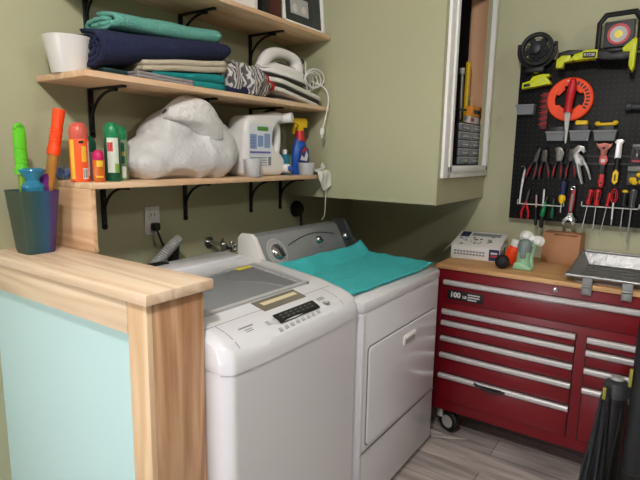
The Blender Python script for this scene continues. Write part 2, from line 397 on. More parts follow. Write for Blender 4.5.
b = MB(); b.box((2.29, 1.3, ZK + 0.03), (2.95, 1.32, ZC - 0.02)); b.box((2.275, YK + 0.025, WZ0 + 0.001), (2.29, 1.32, ZC - 0.02)); b.box((2.945, 1.04, WZ0 + 0.001), (2.958, 1.32, ZC - 0.02)); struct(b, 'wall_niche', NICHE)
b = MB(); b.box((2.938, YK + 0.02, WZ0), (2.957, 1.03, 2.36)); struct(b, 'trim_plywood_jamb', PLY)
b = MB(); b.box((2.55, 1.24, WZ0), (2.60, 1.29, 2.36)); b.box((2.35, 1.24, 1.95), (2.9, 1.28, 1.99)); struct(b, 'trim_framing', wood('dark_stud', (120, 92, 70), (80, 58, 44), 'z', 6, seed=3.3, knots=False))

# half wall with a pine cap
struct(MB().box((0.72, 0.995, 0), (0.73, YB, 1.098)).box((0.73, 0.995, 0), (0.868, YB, 1.098), m=1), 'wall_half', [MINT, SAGE])
struct(MB().box((0.695, 0.964, 1.098), (0.906, YB, 1.126), 0.003), 'trim_ledge', PINEL)
struct(MB().box((0.704, 1.052, 1.012), (0.72, YB, 1.098), 0.0015), 'trim_apron', wood('pine_apron', (236, 212, 184), (206, 172, 138), 'y', 7, seed=9.1, contrast=0.8))
struct(MB().box((0.704, 0.976, 0), (0.72, 1.05, 1.098), 0.0015), 'trim_corner', wood('pine_corner', (234, 204, 168), (200, 158, 118), 'z', 7, seed=3.6, contrast=0.8, knots=False))
struct(MB().box((0.72, 0.976, 0), (0.88, 0.995, 1.098), 0.0015).box((0.868, 0.995, 0), (0.88, 1.06, 1.098)), 'trim_post', PINEP)

# ------------------------------------------------------------------ shelves and brackets
def bracket(x, zt, parent, short=False):
    """black iron bracket: wall leg, arm, curved brace"""
    b = MB(); y = YB
    b.box((x - 0.011, y - 0.007, zt - 0.17), (x + 0.011, y, zt), 0.003)
    b.cyl((x, y, zt - 0.17), (x, y - 0.007, zt - 0.17), 0.011, n=14)
    b.box((x - 0.011, y - 0.205, zt - 0.007), (x + 0.011, y, zt), 0.003)
    b.cyl((x, y - 0.205, zt), (x, y - 0.205, zt - 0.007), 0.011, n=14)
    pts = [(x, y - 0.004 - 0.145 * (1 - math.cos(a)), zt - 0.13 + 0.118 * math.sin(a)) for a in [PI / 2 * k / 10 for k in range(11)]]
    b.tube(pts, 0.0055, n=8); b.box((x - 0.008, y - 0.165, zt - 0.018), (x + 0.008, y - 0.14, zt - 0.004), 0.003)
    o = b.build('bracket', BLACKM, parent)
    MB().cyl((x, y - 0.007, zt - 0.155), (x, y - 0.0095, zt - 0.155), 0.0045, n=10).cyl((x, y - 0.007, zt - 0.06), (x, y - 0.0095, zt - 0.06), 0.0045, n=10).build('screw', STEELD, o)
BX = (1.095, 1.525, 1.96)
YF = 1.507
def shelf(zt, x0, label, bx, seed):
    t = thing('plank_shelf', label, 'shelf', (x0, YB, zt))
    MB().box((x0, YF, zt - 0.02), (XK, YB, zt), 0.0025).build('shelf_board', wood('pine_shelf%d' % seed, (234, 202, 168), (204, 160, 120), 'x', 8, seed=seed, contrast=0.8), t)
    for x in bx: bracket(x, zt - 0.02, t)
    return t
shelf(2.05, 0.92, 'topmost pine shelf on black iron brackets, holding the framed photo', BX, 3)
shelf(1.698, 0.905, 'middle pine shelf on black iron brackets, holding the folded towels', BX, 6)
t = shelf(1.351, 0.902, 'lowest pine shelf above the washer, holding spray cans and detergent jug', (1.125, 1.525, 1.96, 2.2), 11)
MB().box((0.902, 1.512, 1.126), (0.921, YB, 1.331), 0.002).build('support_board', PINEB, t)

# ------------------------------------------------------------------ washer
ZT = [(0.893, 0.905), (0.905, 0.935), (0.925, 0.952), (0.96, 0.967), (1.06, 0.991), (1.31, 1.022), (1.56, 1.034)]
def zt(y):
    for (a, za), (c, zc) in zip(ZT, ZT[1:]):
        if y <= c: return za + (zc - za) * (y - a) / (c - a)
    return ZT[-1][1]
WL, WR = 0.885, 1.566
wm = thing('washing_machine', 'white top-loading washer with glass lid, behind the pine-capped half wall', 'washing machine', (1.2, 1.22, 0))
fp = [((WL + WR) / 2 + u * (WR - WL - 0.004) / 2, 0.8865 + 0.010 * u * u + 0.03 * (max(0, abs(u) - 0.91) / 0.09) ** 2) for u in [math.sin(PI / 2 * (-1 + k / 30)) for k in range(61)]]
b = MB(); b.prism(fp + [(WR - 0.004, 1.56), (WL + 0.004, 1.56)], 0.02, 0.879, 'xy'); b.build('cabinet', WHITE, wm)
def washer_top():
    t = bmesh.new(); nx = 41
    ys = [0.888, 0.889, 0.893, 0.9, 0.905, 0.915, 0.925, 0.94, 0.96] + [0.96 + 0.1 * k / 4 for k in range(1, 5)] + [1.06 + 0.25 * k / 12 for k in range(1, 13)] + [1.35, 1.42, 1.5, 1.56]
    zs = [0.878, 0.9, 0.918, 0.93]
    G = []
    for j, y in enumerate(ys):
        row = []
        for i in range(nx):
            u = math.sin(PI / 2 * (-1 + 2 * i / (nx - 1))); x = (WL + WR) / 2 + u * (WR - WL) / 2
            e = max(0, abs(u) - 0.91) / 0.09
            yf = 0.883 + 0.010 * u * u + 0.03 * e * e                  # bowed front with rounded corners
            yy = yf + (y - 0.888) * (1.0 - yf) / 0.112 if y < 1.0 else y
            z = zs[j] if j < len(zs) else max(zt(yy), zs[-1])
            z -= 0.018 * e * e * min(1, max(0, (z - 0.9) / 0.03))
            row.append(t.verts.new((x, yy, z)))
        G.append(row)
    for A, B in zip(G, G[1:]):
        for i in range(nx - 1):
            cy = (A[i].co.y + B[i].co.y) / 2; cx = (A[i].co.x + A[i + 1].co.x) / 2
            if 1.075 < cy < 1.30 and 0.965 < cx < 1.425: continue       # the lid opening
            t.faces.new((A[i], A[i + 1], B[i + 1], B[i]))
    # skirt
    per = [r[0] for r in G][::-1] + G[0][1:] + [r[-1] for r in G][1:] + G[-1][::-1][1:-1]
    low = [t.verts.new((v.co.x, v.co.y, min(v.co.z - 0.004, 0.876))) for v in per]
    n = len(per)
    for i in range(n): t.faces.new((per[i], per[(i + 1) % n], low[(i + 1) % n], low[i]))
    t.faces.new(low[::-1])
    bmesh.ops.recalc_face_normals(t, faces=t.faces)
    m = MB(); m._add(t); return m
washer_top().build('top_cover', WHITE, wm, ang=50)
def strip(x0, x1, ya, yb, off=0.0015, th=0.0, m=0, mb=None, n=6, xa=0.0):
    """patch lying on the sloping washer top"""
    mb = mb or MB(); t = bmesh.new(); rows = []
    for k in range(n + 1):
        y = ya + (yb - ya) * k / n; s = xa * (1 - k / n)
        rows.append((t.verts.new((x0 + s, y, zt(y) + off)), t.verts.new((x1 + s, y, zt(y) + off))))
    for A, B in zip(rows, rows[1:]): t.faces.new((A[0], A[1], B[1], B[0]))
    if th:
        g = bmesh.ops.extrude_face_region(t, geom=t.faces[:]); 
        for v in [e for e in g['geom'] if isinstance(e, bmesh.types.BMVert)]: v.co.z += th
        bmesh.ops.recalc_face_normals(t, faces=t.faces)
    return mb._add(t, m)
# tub seen through the glass
b = MB(); cx, cy = 1.195, 1.2
b.lathe([(0.262, 0.958), (0.255, 0.90), (0.25, 0.8), (0.0, 0.79)], (cx, cy, 0), m=1, n=40)
b.lathe([(0.285, 0.955), (0.262, 0.962), (0.258, 0.93)], (cx, cy, 0), n=40)
b.lathe([(0.06, 0.79), (0.055, 0.83), (0.03, 0.88), (0, 0.885)], (cx, cy, 0), n=20)
for k in range(4):
    a = k * PI / 2 + 0.5; b.prism([(0.0, 0.79), (0.22, 0.79), (0.22, 0.81), (0.05, 0.85)], -0.02, 0.02, 'xz', 0.004, M=Matrix.Translation((cx, cy, 0)) @ Matrix.Rotation(a, 4, 'Z'))
b.build('tub', [TUB, TUBD], wm)
lid = MB(); strip(0.945, 1.446, 1.06, 1.318, 0.001, 0.004, mb=lid); lo = lid.build('lid', GLASS, wm)
b = MB()
for (x0, x1, ya, yb) in ((0.93, 1.455, 1.052, 1.064), (0.93, 1.455, 1.312, 1.322), (0.93, 0.945, 1.052, 1.322), (1.441, 1.455, 1.052, 1.322)): strip(x0, x1, ya, yb, 0.0005, 0.007, mb=b)
b.build('lid_frame', LGREY, lo)
strip(1.33, 1.41, 1.283, 1.305, 0.007, 0.0, mb=(b := MB())); b.build('sticker', mat('yellow_sticker', (226, 208, 70), 0.4, var=0.1, scale=80), lo)

b = MB(); strip(1.137, 1.349, 0.987, 1.045, 0.001, 0.002, mb=b); dw = b.build('dispenser_window', SMOKE, wm)
b = MB(); strip(1.16, 1.335, 1.012, 1.03, 0.0034, mb=b); b.build('dispenser_drawer', mat('cream_plastic', (222, 208, 170), 0.4, var=0.05), dw)
b = MB(); strip(1.13, 1.335, 0.918, 0.951, 0.006, 0.002, mb=b); dp = b.build('display', DISP, wm)
b = MB()
for r in range(2):
    for k in range(7): strip(1.15 + k * 0.025, 1.163 + k * 0.025, 0.928 + r * 0.011, 0.931 + r * 0.011, 0.0086, mb=b)
b.build('display_print', GREYP, dp)
b = MB()
for k in range(8):
    x = 1.11 + k * 0.0285; y = 0.9085 + 0.0005 * k; strip(x, x + 0.015, y - 0.005, y + 0.003, 0.0022, 0.0015, mb=b, m=0)
b.build('button_row', LGREY, wm)
b = MB(); b.cyl((1.385, 0.928, zt(0.928)), (1.385, 0.928, zt(0.928) + 0.004), 0.013, m=0, n=20); b.cyl((1.385, 0.928, zt(0.928)), (1.385, 0.928, zt(0.928) + 0.005), 0.007, m=1, n=16)
b.build('start_button', [GREY, WHITE], wm)
b = MB()
for k in range(3): strip(1.365, 1.405, 0.946 + 0.005 * k, 0.948 + 0.005 * k, 0.0015, mb=b)
for k in range(3): strip(1.085, 1.103, 0.93 + 0.006 * k, 0.9325 + 0.006 * k, 0.0015, mb=b)
strip(0.985, 1.045, 0.951, 0.956, 0.0012, mb=b); strip(1.0, 1.03, 0.942, 0.945, 0.0012, mb=b); strip(1.0, 1.03, 0.935, 0.938, 0.0012, mb=b)
b.build('panel_print', GREYP, wm)
b = MB(); strip(0.90, 1.515, 1.0, 1.0022, 0.0006, mb=b); 
for sx in (0.94, 1.46): strip(sx, sx + 0.0025, 0.905, 1.0, 0.0006, mb=b)
b.build('panel_seam', SEAM, wm)
b = MB(); b.box((0.93, 1.42, 1.024), (1.5, 1.55, 1.042), 0.008); b.build('rear_cover', WHITE, wm)
b = MB(); b.box((1.10, 1.51, 1.036), (1.20, 1.55, 1.048), 0.004); b.build('bleach_slot', BLACKP, wm)
for sx in (WL + 0.05, WR - 0.05):
    for sy in (0.96, 1.5): MB().cyl((sx, sy, 0), (sx, sy, 0.03), 0.022).build('foot', RUBB, wm)
MB().box((1.512, 0.904, 0.80), (1.526, 0.913, 0.855), 0.002).build('side_catch', BLACKP, wm)

# ------------------------------------------------------------------ dryer
DL, DR, DF, DB = 1.572, 2.318, 0.885, 1.54
dr = thing('clothes_dryer', 'white front-loading clothes dryer with grey console, under a turquoise towel', 'clothes dryer', (1.94, 1.24, 0))
b = MB(); b.box((DL, DF + 0.004, 0.03), (DR, DB, 0.872), 0.008); b.box((DL, DF, 0.87), (DR, DB, 0.917), 0.012); b.box((DL, DF, 0.03), (DL + 0.02, DF + 0.01, 0.87), 0.003)
b.box((DL + 0.02, DF + 0.03, 0), (DR - 0.02, DF + 0.05, 0.04), m=1); b.build('cabinet', [WHITE, SEAM], dr)
def rrect(x0, x1, z0, z1, r, n=6):
    P = []
    for cx, cz, a in ((x1 - r, z1 - r, 0), (x0 + r, z1 - r, PI / 2), (x0 + r, z0 + r, PI), (x1 - r, z0 + r, 1.5 * PI)):
        P += [(cx + r * math.cos(a + PI / 2 * k / n), cz + r * math.sin(a + PI / 2 * k / n)) for k in range(n + 1)]
    return P
b = MB(); b.prism(rrect(1.618, 2.286, 0.316, 0.733, 0.022), DF + 0.0015, DF + 0.01, m=1); b.prism(rrect(1.623, 2.281, 0.321, 0.728, 0.02), DF - 0.006, DF + 0.006, bev=0.003)
door = b.build('door', [WHITE, SEAM], dr)
b = MB(); b.prism(rrect(1.915, 2.035, 0.645, 0.693, 0.01), DF - 0.012, DF - 0.004, bev=0.003)
b.prism(rrect(1.925, 2.025, 0.652, 0.680, 0.008), DF - 0.0128, DF - 0.01, m=1); b.box((1.925, DF - 0.018, 0.676), (2.025, DF - 0.008, 0.688), 0.003)
b.build('handle', [WHITEP, mat('recess_grey', (176, 172, 168), 0.5)], door)
MB().box((DL + 0.004, DF - 0.001, 0.2975), (DR - 0.004, DF + 0.006, 0.301)).build('toe_seam', SEAM, dr)
# console: sloping face
prof = [(1.345, 0.917), (1.365, 0.97), (1.432, 1.092), (1.45, 1.104), (1.498, 1.104), (1.512, 1.09), (1.512, 0.917)]
b = MB(); b.prism(prof, DL + 0.02, 2.225, 'yz', 0.002, m=0); b.prism(prof, 2.225, DR - 0.012, 'yz', 0.002, m=1)
con = b.build('console', [CONS, CONSD], dr)
big = [(1.336, 0.917), (1.357, 0.975), (1.424, 1.1), (1.445, 1.115), (1.502, 1.114), (1.52, 1.095), (1.52, 0.917)]
MB().prism(big, DL - 0.002, DL + 0.022, 'yz', 0.006).build('end_cap', WHITEP, con)
MB().prism(big, DR - 0.014, DR, 'yz', 0.005).build('end_cap', DKGREY, con)
fn = Vector((0, -0.122, 0.067)).normalized(); fu = Vector((0, 0.067, 0.122)).normalized()
def onface(x, s): return Vector((x, 1.365, 0.97)) + fu * s
def dial(x, s, r, nm, par, scale_r=0):
    c = onface(x, s); b = MB()
    if scale_r: b.cyl(c, c + fn * 0.0015, scale_r, m=1, n=32)
    b.lathe([(r, 0), (r, 0.006), (r * 0.9, 0.012), (r * 0.55, 0.02), (0, 0.021)], c, fn, m=0, n=28)
    b.box((-r * 0.16, -r * 0.85, 0.008), (r * 0.16, r * 0.85, 0.028), 0.003, m=2, M=Matrix.Translation(c) @ fn.to_track_quat('Z', 'Y').to_matrix().to_4x4() @ Matrix.Rotation(0.5, 4, 'Z'))
    return b.build(nm, [CHROME, LGREY, DKGREY], par)
dial(1.69, 0.066, 0.038, 'timer_dial', con, 0.064); dial(2.01, 0.08, 0.02, 'start_knob', con); dial(2.255, 0.07, 0.022, 'heat_knob', con)
b = MB()
for k in range(26):
    a = 2 * PI * k / 26; p = onface(1.69, 0.066) + fn * 0.0022 + Vector((1, 0, 0)) * 0.052 * math.cos(a) + fu * 0.052 * math.sin(a)
    b.ball(p, 0.003, u=6, v=4)
b.build('dial_marks', GREYP, con)
b = MB(); b.tube([onface(1.78 + 0.016 * k, 0.085 + 0.035 * math.sin(k / 24 * PI * 0.9)) + fn * 0.001 for k in range(25)], 0.0025, n=6); b.build('console_line', DKGREY, con)
b = MB()
for k in range(3): b.box((-0.025, -0.002, 0), (0.025, 0.002, 0.0015), M=Matrix.Translation(onface(2.01, 0.04 - 0.01 * k) ) @ fn.to_track_quat('Z', 'Y').to_matrix().to_4x4() @ Matrix.Rotation(0, 4, 'Z'))
b.build('console_print', GREYP, con)

# turquoise towel spread over the dryer
def sheet(nx, ny, f, th=0.006):
    t = bmesh.new(); G = [[t.verts.new(f(i / (nx - 1), j / (ny - 1))) for i in range(nx)] for j in range(ny)]
    for A, B in zip(G, G[1:]):
        for i in range(nx - 1): t.faces.new((A[i], A[i + 1], B[i + 1], B[i]))
    bmesh.ops.recalc_face_normals(t, faces=t.faces)
    if t.faces[0].normal.z < 0: bmesh.ops.reverse_faces(t, faces=t.faces)
    bmesh.ops.solidify(t, geom=t.faces[:], thickness=-th)
    m = MB(); m._add(t); return m
def ftowel(u, v):
    x = 1.585 + u * (2.318 - 1.585); y = 0.925 + 0.03 * (1 - u) + v * (1.35 - 0.93 - 0.03 * (1 - u))
    x += 0.012 * noise.noise(Vector((v * 4, 3, u))); y += 0.012 * noise.noise(Vector((u * 5, 7, v * 2)))
    z = 0.925 + 0.009 * abs(noise.noise(Vector((u * 5, v * 4, 1)))) + 0.004 * noise.noise(Vector((u * 14, v * 12, 5)))
    z += 0.022 * math.exp(-((1 - u) / 0.07) ** 2) * (0.5 + 0.5 * v) + 0.06 * max(0, v - 0.86) / 0.14
    return (x, y, z)
b = sheet(60, 44, ftowel, 0.007)
solo(b, 'bath_towel', TURQ, 'turquoise terry towel spread flat over the dryer top', 'towel', (1.95, 1.15, 0.925), ang=180)

# ------------------------------------------------------------------ wall fittings over the washer
t = thing('power_outlet', 'white duplex wall outlet above the washer', 'outlet', (1.345, YB, 1.165))
b = MB(); b.box((1.308, YB - 0.006, 1.106), (1.382, YB, 1.226), 0.003); b.build('plate', WHITEP, t)
for zc in (1.19, 1.142):
    s = MB().box((1.326, YB - 0.009, zc - 0.017), (1.364, YB - 0.004, zc + 0.017), 0.006).build('socket', WHITEP, t)
    MB().box((1.335, YB - 0.0096, zc - 0.004), (1.338, YB - 0.0085, zc + 0.008)).box((1.351, YB - 0.0096, zc - 0.004), (1.354, YB - 0.0085, zc + 0.008)).build('slots', BLKP, s)
t = thing('black_cable', 'black power cable plugged into the wall outlet', 'cable', (1.345, YB - 0.02, 1.14))
MB().box((1.33, YB - 0.04, 1.124), (1.36, YB - 0.0097, 1.158), 0.006).build('plug', BLACKP, t)
MB().tube([(1.345, YB - 0.035, 1.126), (1.347, YB - 0.045, 1.10), (1.36, YB - 0.05, 1.06), (1.385, YB - 0.06, 1.02), (1.40, YB - 0.07, 0.9), (1.40, YB - 0.06, 0.5)], 0.005, smooth=2).build('cord', BLACKP, t)
t = thing('drain_hose', 'grey washer drain hose arching up behind the half wall', 'hose', (1.38, 1.72, 1.06))
pts = [(1.12, 1.62, 0.93), (1.22, 1.66, 0.99), (1.32, 1.69, 1.04), (1.385, 1.705, 1.075), (1.41, 1.715, 1.085)]
b = MB().tube(pts, 0.021, n=14, smooth=2)
for k in range(16): p = Vector(pts[1]).lerp(Vector(pts[3]), k / 15); b.torus(p, 0.0205, 0.003, (0.165, 0.045, 0.085), n=16, k=6)
b.build('hose_end', HOSE, t)
b = MB(); 
for k in range(14): b.torus((1.405 - 0.001 * k, 1.735, 1.06 - 0.0085 * k), 0.02, 0.0048, (0.1, 0, 1), n=16, k=6)
b.build('corrugated_section', RUBB, t)
t = thing('water_valve', 'chrome water valve on the wall behind the washer', 'faucet', (1.66, YB, 1.05))
b = MB(); b.cyl((1.64, YB, 1.045), (1.64, YB - 0.008, 1.045), 0.028, n=20); b.cyl((1.64, YB, 1.045), (1.655, YB - 0.09, 1.04), 0.011, n=12); b.ball((1.655, YB - 0.085, 1.04), 0.019)
b.shift(0.02, 0, -0.014).build('valve_body', CHROME, t)
b = MB(); b.tube([(1.655, YB - 0.085, 1.04), (1.66, YB - 0.085, 1.065), (1.665, YB - 0.085, 1.07)], 0.008); b.cyl((1.665, YB - 0.11, 1.03), (1.70, YB - 0.11, 1.028), 0.012, n=10)
for k in range(5):
    a = 2 * PI * k / 5; b.ball((1.70, YB - 0.11 + 0.02 * math.cos(a), 1.028 + 0.02 * math.sin(a)), 0.0095, u=10, v=6)
b.torus((1.70, YB - 0.11, 1.028), 0.02, 0.005, (1, 0, 0), n=20); b.shift(0.012, 0, -0.014).build('handle', CHROME, t)
MB().tube([(1.652, YB - 0.09, 1.035), (1.635, YB - 0.11, 1.025), (1.60, YB - 0.13, 1.005), (1.55, YB - 0.15, 0.985)], [0.013, 0.012, 0.009, 0.009], smooth=2, n=10).shift(0.02, 0, -0.014).build('supply_hose', mat('braided_hose', (110, 110, 108), 0.4, 0.5), t)
t = thing('dryer_plug', 'round black dryer plug on the wall under the bulkhead corner', 'plug', (2.34, YB, 1.14))
b = MB(); b.lathe([(0.048, 0), (0.046, 0.02), (0.034, 0.036), (0, 0.04)], (2.345, YB, 1.14), (0, -1, 0), n=24); b.build('plug_body', BLACKP, t)
MB().tube([(2.345, YB - 0.035, 1.13), (2.35, YB - 0.04, 1.07), (2.34, YB - 0.04, 0.98), (2.3, YB - 0.06, 0.8)], 0.009, smooth=2).build('cord', BLACKP, t)

# ------------------------------------------------------------------ things on the half wall ledge
t = thing('tumbler', 'smoky teal and purple tapered plastic cup on the ledge, holding brushes', 'cup', (0.80, 1.67, 1.126))
IR = iridescent()
MB().lathe([(0.0, 0.0), (0.044, 0.0), (0.047, 0.01), (0.064, 0.2), (0.0625, 0.2), (0.061, 0.196), (0.044, 0.012), (0, 0.012)], n=32, sq=0.7).build('cup_wall', IR, t, world=False)
t = thing('bottle_brush', 'brush with ribbed bright green handle standing in the plastic cup', 'brush', (0.773, 1.665, 1.14))
b = MB(); b.lathe([(0.012, 0.0), (0.013, 0.25)], n=12); b.build('shaft', LIMEC, t, world=False)
b = MB(); b.lathe([(0.0, 0.235), (0.021, 0.237), (0.022, 0.25), (0.017, 0.262), (0.0185, 0.3), (0.0175, 0.315), (0.019, 0.33), (0.018, 0.365), (0.008, 0.378), (0, 0.38)], n=18)
for k in range(5): b.torus((0, 0, 0.272 + k * 0.011), 0.0178, 0.002, (0, 0, 1), n=18, k=6)
b.torus((0, 0, 0.375), 0.012, 0.006, (0, 1, 0), n=18, k=8); b.build('handle', GREENL, t, world=False)
b = MB(); b.lathe([(0.010, 0.0), (0.013, 0.03), (0.013, 0.07), (0.011, 0.1)], n=14); b.build('bristles', WHITEC, t, world=False)
t = thing('dish_wand', 'wand with orange grip and amber stem leaning in the plastic cup', 'brush', (0.815, 1.66, 1.16), ry=0.2)
b = MB(); b.lathe([(0.011, 0.0), (0.016, 0.24), (0.017, 0.30)], n=14); b.build('stem', AMBER, t, world=False)
b = MB(); b.lathe([(0.0, 0.28), (0.0195, 0.282), (0.021, 0.30), (0.0185, 0.31), (0.0175, 0.35), (0.0185, 0.37), (0.0165, 0.38), (0.018, 0.39), (0.019, 0.43), (0, 0.432)], n=18)
for k in range(6): b.torus((0, 0, 0.316 + k * 0.01), 0.0175, 0.0022, (0, 0, 1), n=18, k=6)
b.build('grip', ORANGE, t, world=False)
t = thing('flared_utensil', 'clear blue flared plastic piece poking out of the cup', 'kitchen utensil', (0.795, 1.65, 1.16))
b = MB(); b.lathe([(0.018, 0.0), (0.022, 0.12), (0.032, 0.165), (0.034, 0.18), (0.02, 0.196), (0.022, 0.205), (0.036, 0.22), (0.038, 0.23), (0.028, 0.236), (0.0, 0.228)], n=24); b.build('body', BLUEC, t, world=False)
b = MB(); b.torus((0, 0, 0.228), 0.036, 0.004, (0, 0, 1), n=24); b.build('rim', BLUEC, t, world=False)
t = thing('purple_handle_tool', 'utensil with stubby purple ribbed handle in the cup', 'kitchen utensil', (0.835, 1.66, 1.16))
b = MB(); b.lathe([(0.01, 0), (0.013, 0.15), (0.016, 0.17), (0.014, 0.185), (0.016, 0.2), (0.014, 0.215), (0, 0.22)], n=16); b.build('handle', PURP, t, world=False)
# bits of yarn at the shelf end
t = thing('yarn_ball', 'small blue mottled yarn ball at the left end of the lowest shelf', 'yarn', (0.945, 1.745, 1.351))
MB().ball((0.945, 1.745, 1.372), (0.026, 0.026, 0.021)).wobble(0.003, 60).build('ball', YARN, t)
b = MB(); random.seed(3)
for k in range(7):
    a = random.random() * PI; b.torus((0.945, 1.745, 1.372), 0.024, 0.0018, (math.cos(a), math.sin(a), random.uniform(-.5, .5)), n=18, k=5)
b.build('strand', mat('pale_yarn', (150, 160, 180), 0.9, var=0.2), t)

# ------------------------------------------------------------------ lowest shelf
Z1 = 1.351
def can(name, label, x, y, r, h, mats, cap_h, bands, nozzle=False, shoulder=True):
    """aerosol can: body, cap, printed label patch"""
    t = thing(name, label, 'spray can', (x, y, Z1), -0.35)
    hb = h - cap_h
    b = MB(); b.lathe([(r * 0.9, 0), (r, 0.004), (r, hb - 0.008), (r * 0.92, hb), (0, hb)], n=24); b.build('body', mats[0], t, world=False)
    b = MB(); b.lathe([(r * 0.96, hb - 0.002), (r * 0.97, hb + cap_h * 0.55), (r * 0.75, h - 0.006), (r * 0.5, h), (0, h)], n=24)
    if nozzle: b.cyl((0, 0, h - 0.01), (0, 0, h + 0.0), r * 0.35, n=12)
    b.build('cap', mats[1], t, world=False)
    for i, (z0, z1, a0, a1, m) in enumerate(bands):
        q = bmesh.new(); n = 8; V = []
        for k in range(n + 1):
            a = math.radians(a0 + (a1 - a0) * k / n); V.append((q.verts.new(((r + 0.0008) * math.sin(a), -(r + 0.0008) * math.cos(a), z0)), q.verts.new(((r + 0.0008) * math.sin(a), -(r + 0.0008) * math.cos(a), z1))))
        for A, B in zip(V, V[1:]): q.faces.new((A[0], B[0], B[1], A[1]))
        mb = MB(); mb._add(q); mb.build('label_patch', m, t, world=False)
    return t
ORC = mat('orange_can', (240, 92, 40), 0.35, var=0.05, scale=40); YELP = mat('yellow_print', (240, 190, 60), 0.5); SAL = mat('clear_red_cap', (206, 92, 78), 0.3, var=0.12)
can('aerosol_can', 'orange aerosol can with red cap and barcode, leftmost on the lowest shelf', 0.925, 1.60, 0.030, 0.19, (ORC, SAL), 0.05,
    [(0.01, 0.045, 5, 38, PAPER), (0.014, 0.042, 8, 12, BLKP), (0.014, 0.042, 15, 17, BLKP), (0.014, 0.042, 21, 26, BLKP), (0.014, 0.042, 30, 33, BLKP), (0.065, 0.115, 2, 30, YELP), (0.124, 0.132, -10, 15, BLKP), (0.01, 0.135, -70, -40, YELP), (0.02, 0.13, 44, 58, PAPER)], True)
can('aerosol_can', 'slim orange can with magenta cap, between orange and green cans', 0.966, 1.56, 0.019, 0.104, (mat('dull_orange_can', (206, 104, 40), 0.35, var=0.06), MAG), 0.03, [(0.015, 0.02, -40, 30, YELP), (0.05, 0.07, -30, 30, YELP)])
can('aerosol_can', 'dark green capped can behind the magenta-capped can', 0.995, 1.67, 0.03, 0.15, (GREYC, GREEND), 0.05, [])
WHC = mat('pale_can_print', (206, 214, 200), 0.4, var=0.15, scale=60)
can('aerosol_can', 'green capped can with white and dark green label, left of the green pair', 1.022, 1.565, 0.0265, 0.195, (GREEND, GREENP), 0.048, [(0.03, 0.145, -50, 30, WHC), (0.03, 0.06, 0, 32, mat('leaf_print', (130, 170, 70), 0.5, var=0.3, scale=80)), (0.1, 0.13, -48, -10, REDP)])
can('aerosol_can', 'green capped can with pale olive label, right of the green pair beside the bag', 1.072, 1.60, 0.0275, 0.188, (mat('olive_can', (120, 140, 110), 0.4, var=0.2, scale=50), GREENP), 0.045, [(0.01, 0.05, -20, 30, WHC), (0.06, 0.13, -30, 20, GREEND), (0.085, 0.1, -35, 25, YELP)])

# bag of something soft
def bag():
    b = MB()
    for c, r in (((1.39, 1.655, 1.44), (0.27, 0.125, 0.10)), ((1.335, 1.665, 1.505), (0.11, 0.11, 0.115)), ((1.52, 1.65, 1.465), (0.165, 0.12, 0.125)), ((1.44, 1.665, 1.56), (0.15, 0.10, 0.075)), ((1.20, 1.65, 1.415), (0.10, 0.11, 0.068))):
        b.ball(c, r, u=32, v=20)
    return b
b = bag(); o = solo(b, 'plastic_bag', BAG, 'bulging crumpled white plastic bag on the lowest shelf', 'bag', (1.38, 1.65, Z1), ang=180)
rm = o.modifiers.new('r', 'REMESH'); rm.mode = 'VOXEL'; rm.voxel_size = 0.009; rm.use_smooth_shade = True
sm = o.modifiers.new('s', 'SMOOTH'); sm.factor = 0.6; sm.iterations = 22
tx = bpy.data.textures.new('folds', 'MUSGRAVE'); tx.noise_scale = 0.16; tx.musgrave_type = 'RIDGED_MULTIFRACTAL'; tx.octaves = 3
dm = o.modifiers.new('d', 'DISPLACE'); dm.texture = tx; dm.strength = 0.014; dm.mid_level = 0.5; dm.texture_coords = 'LOCAL'
tx2 = bpy.data.textures.new('crumple', 'CLOUDS'); tx2.noise_scale = 0.035; dm2 = o.modifiers.new('d2', 'DISPLACE'); dm2.texture = tx2; dm2.strength = 0.005; dm2.texture_coords = 'LOCAL'
# gathered fold lying over the top of the bag
def fold(u, v):
    a = v * 2 * PI; r = 0.004 + 0.054 * math.sin((u * 0.98 + 0.01) * PI) ** 0.5 + 0.006 * math.sin(5 * a + u * 4) * math.sin(u * PI)
    p = Vector((1.27, 1.60, 1.60)).lerp(Vector((1.51, 1.555, 1.515)), u); p.z += 0.05 * math.sin(u * PI)
    return (p.x + 0.4 * r * math.sin(a), p.y + r * math.cos(a), p.z + r * math.sin(a))
b = sheet(26, 30, fold, 0.002); fo = b.build('gathered_fold', mat('white_poly_bag_fold', (218, 215, 212), 0.35, var=0.05, bump=0.8, bscale=50), o, ang=180)
bb = MB(); bb.lathe([(0.03, 0), (0.032, 0.2), (0.018, 0.235), (0.018, 0.25), (0, 0.25)], (1.57, 1.74, Z1), n=20); t = thing('blue_cap_bottle', 'bottle with dark blue cap hidden behind the white bag', 'bottle', (1.57, 1.74, Z1)); bb.build('body', WHITEP, t)
MB().lathe([(0.02, 0.235), (0.02, 0.27), (0, 0.272)], (1.57, 1.74, Z1), n=20).build('cap', mat('dark_blue_cap', (30, 48, 120), 0.4), t)

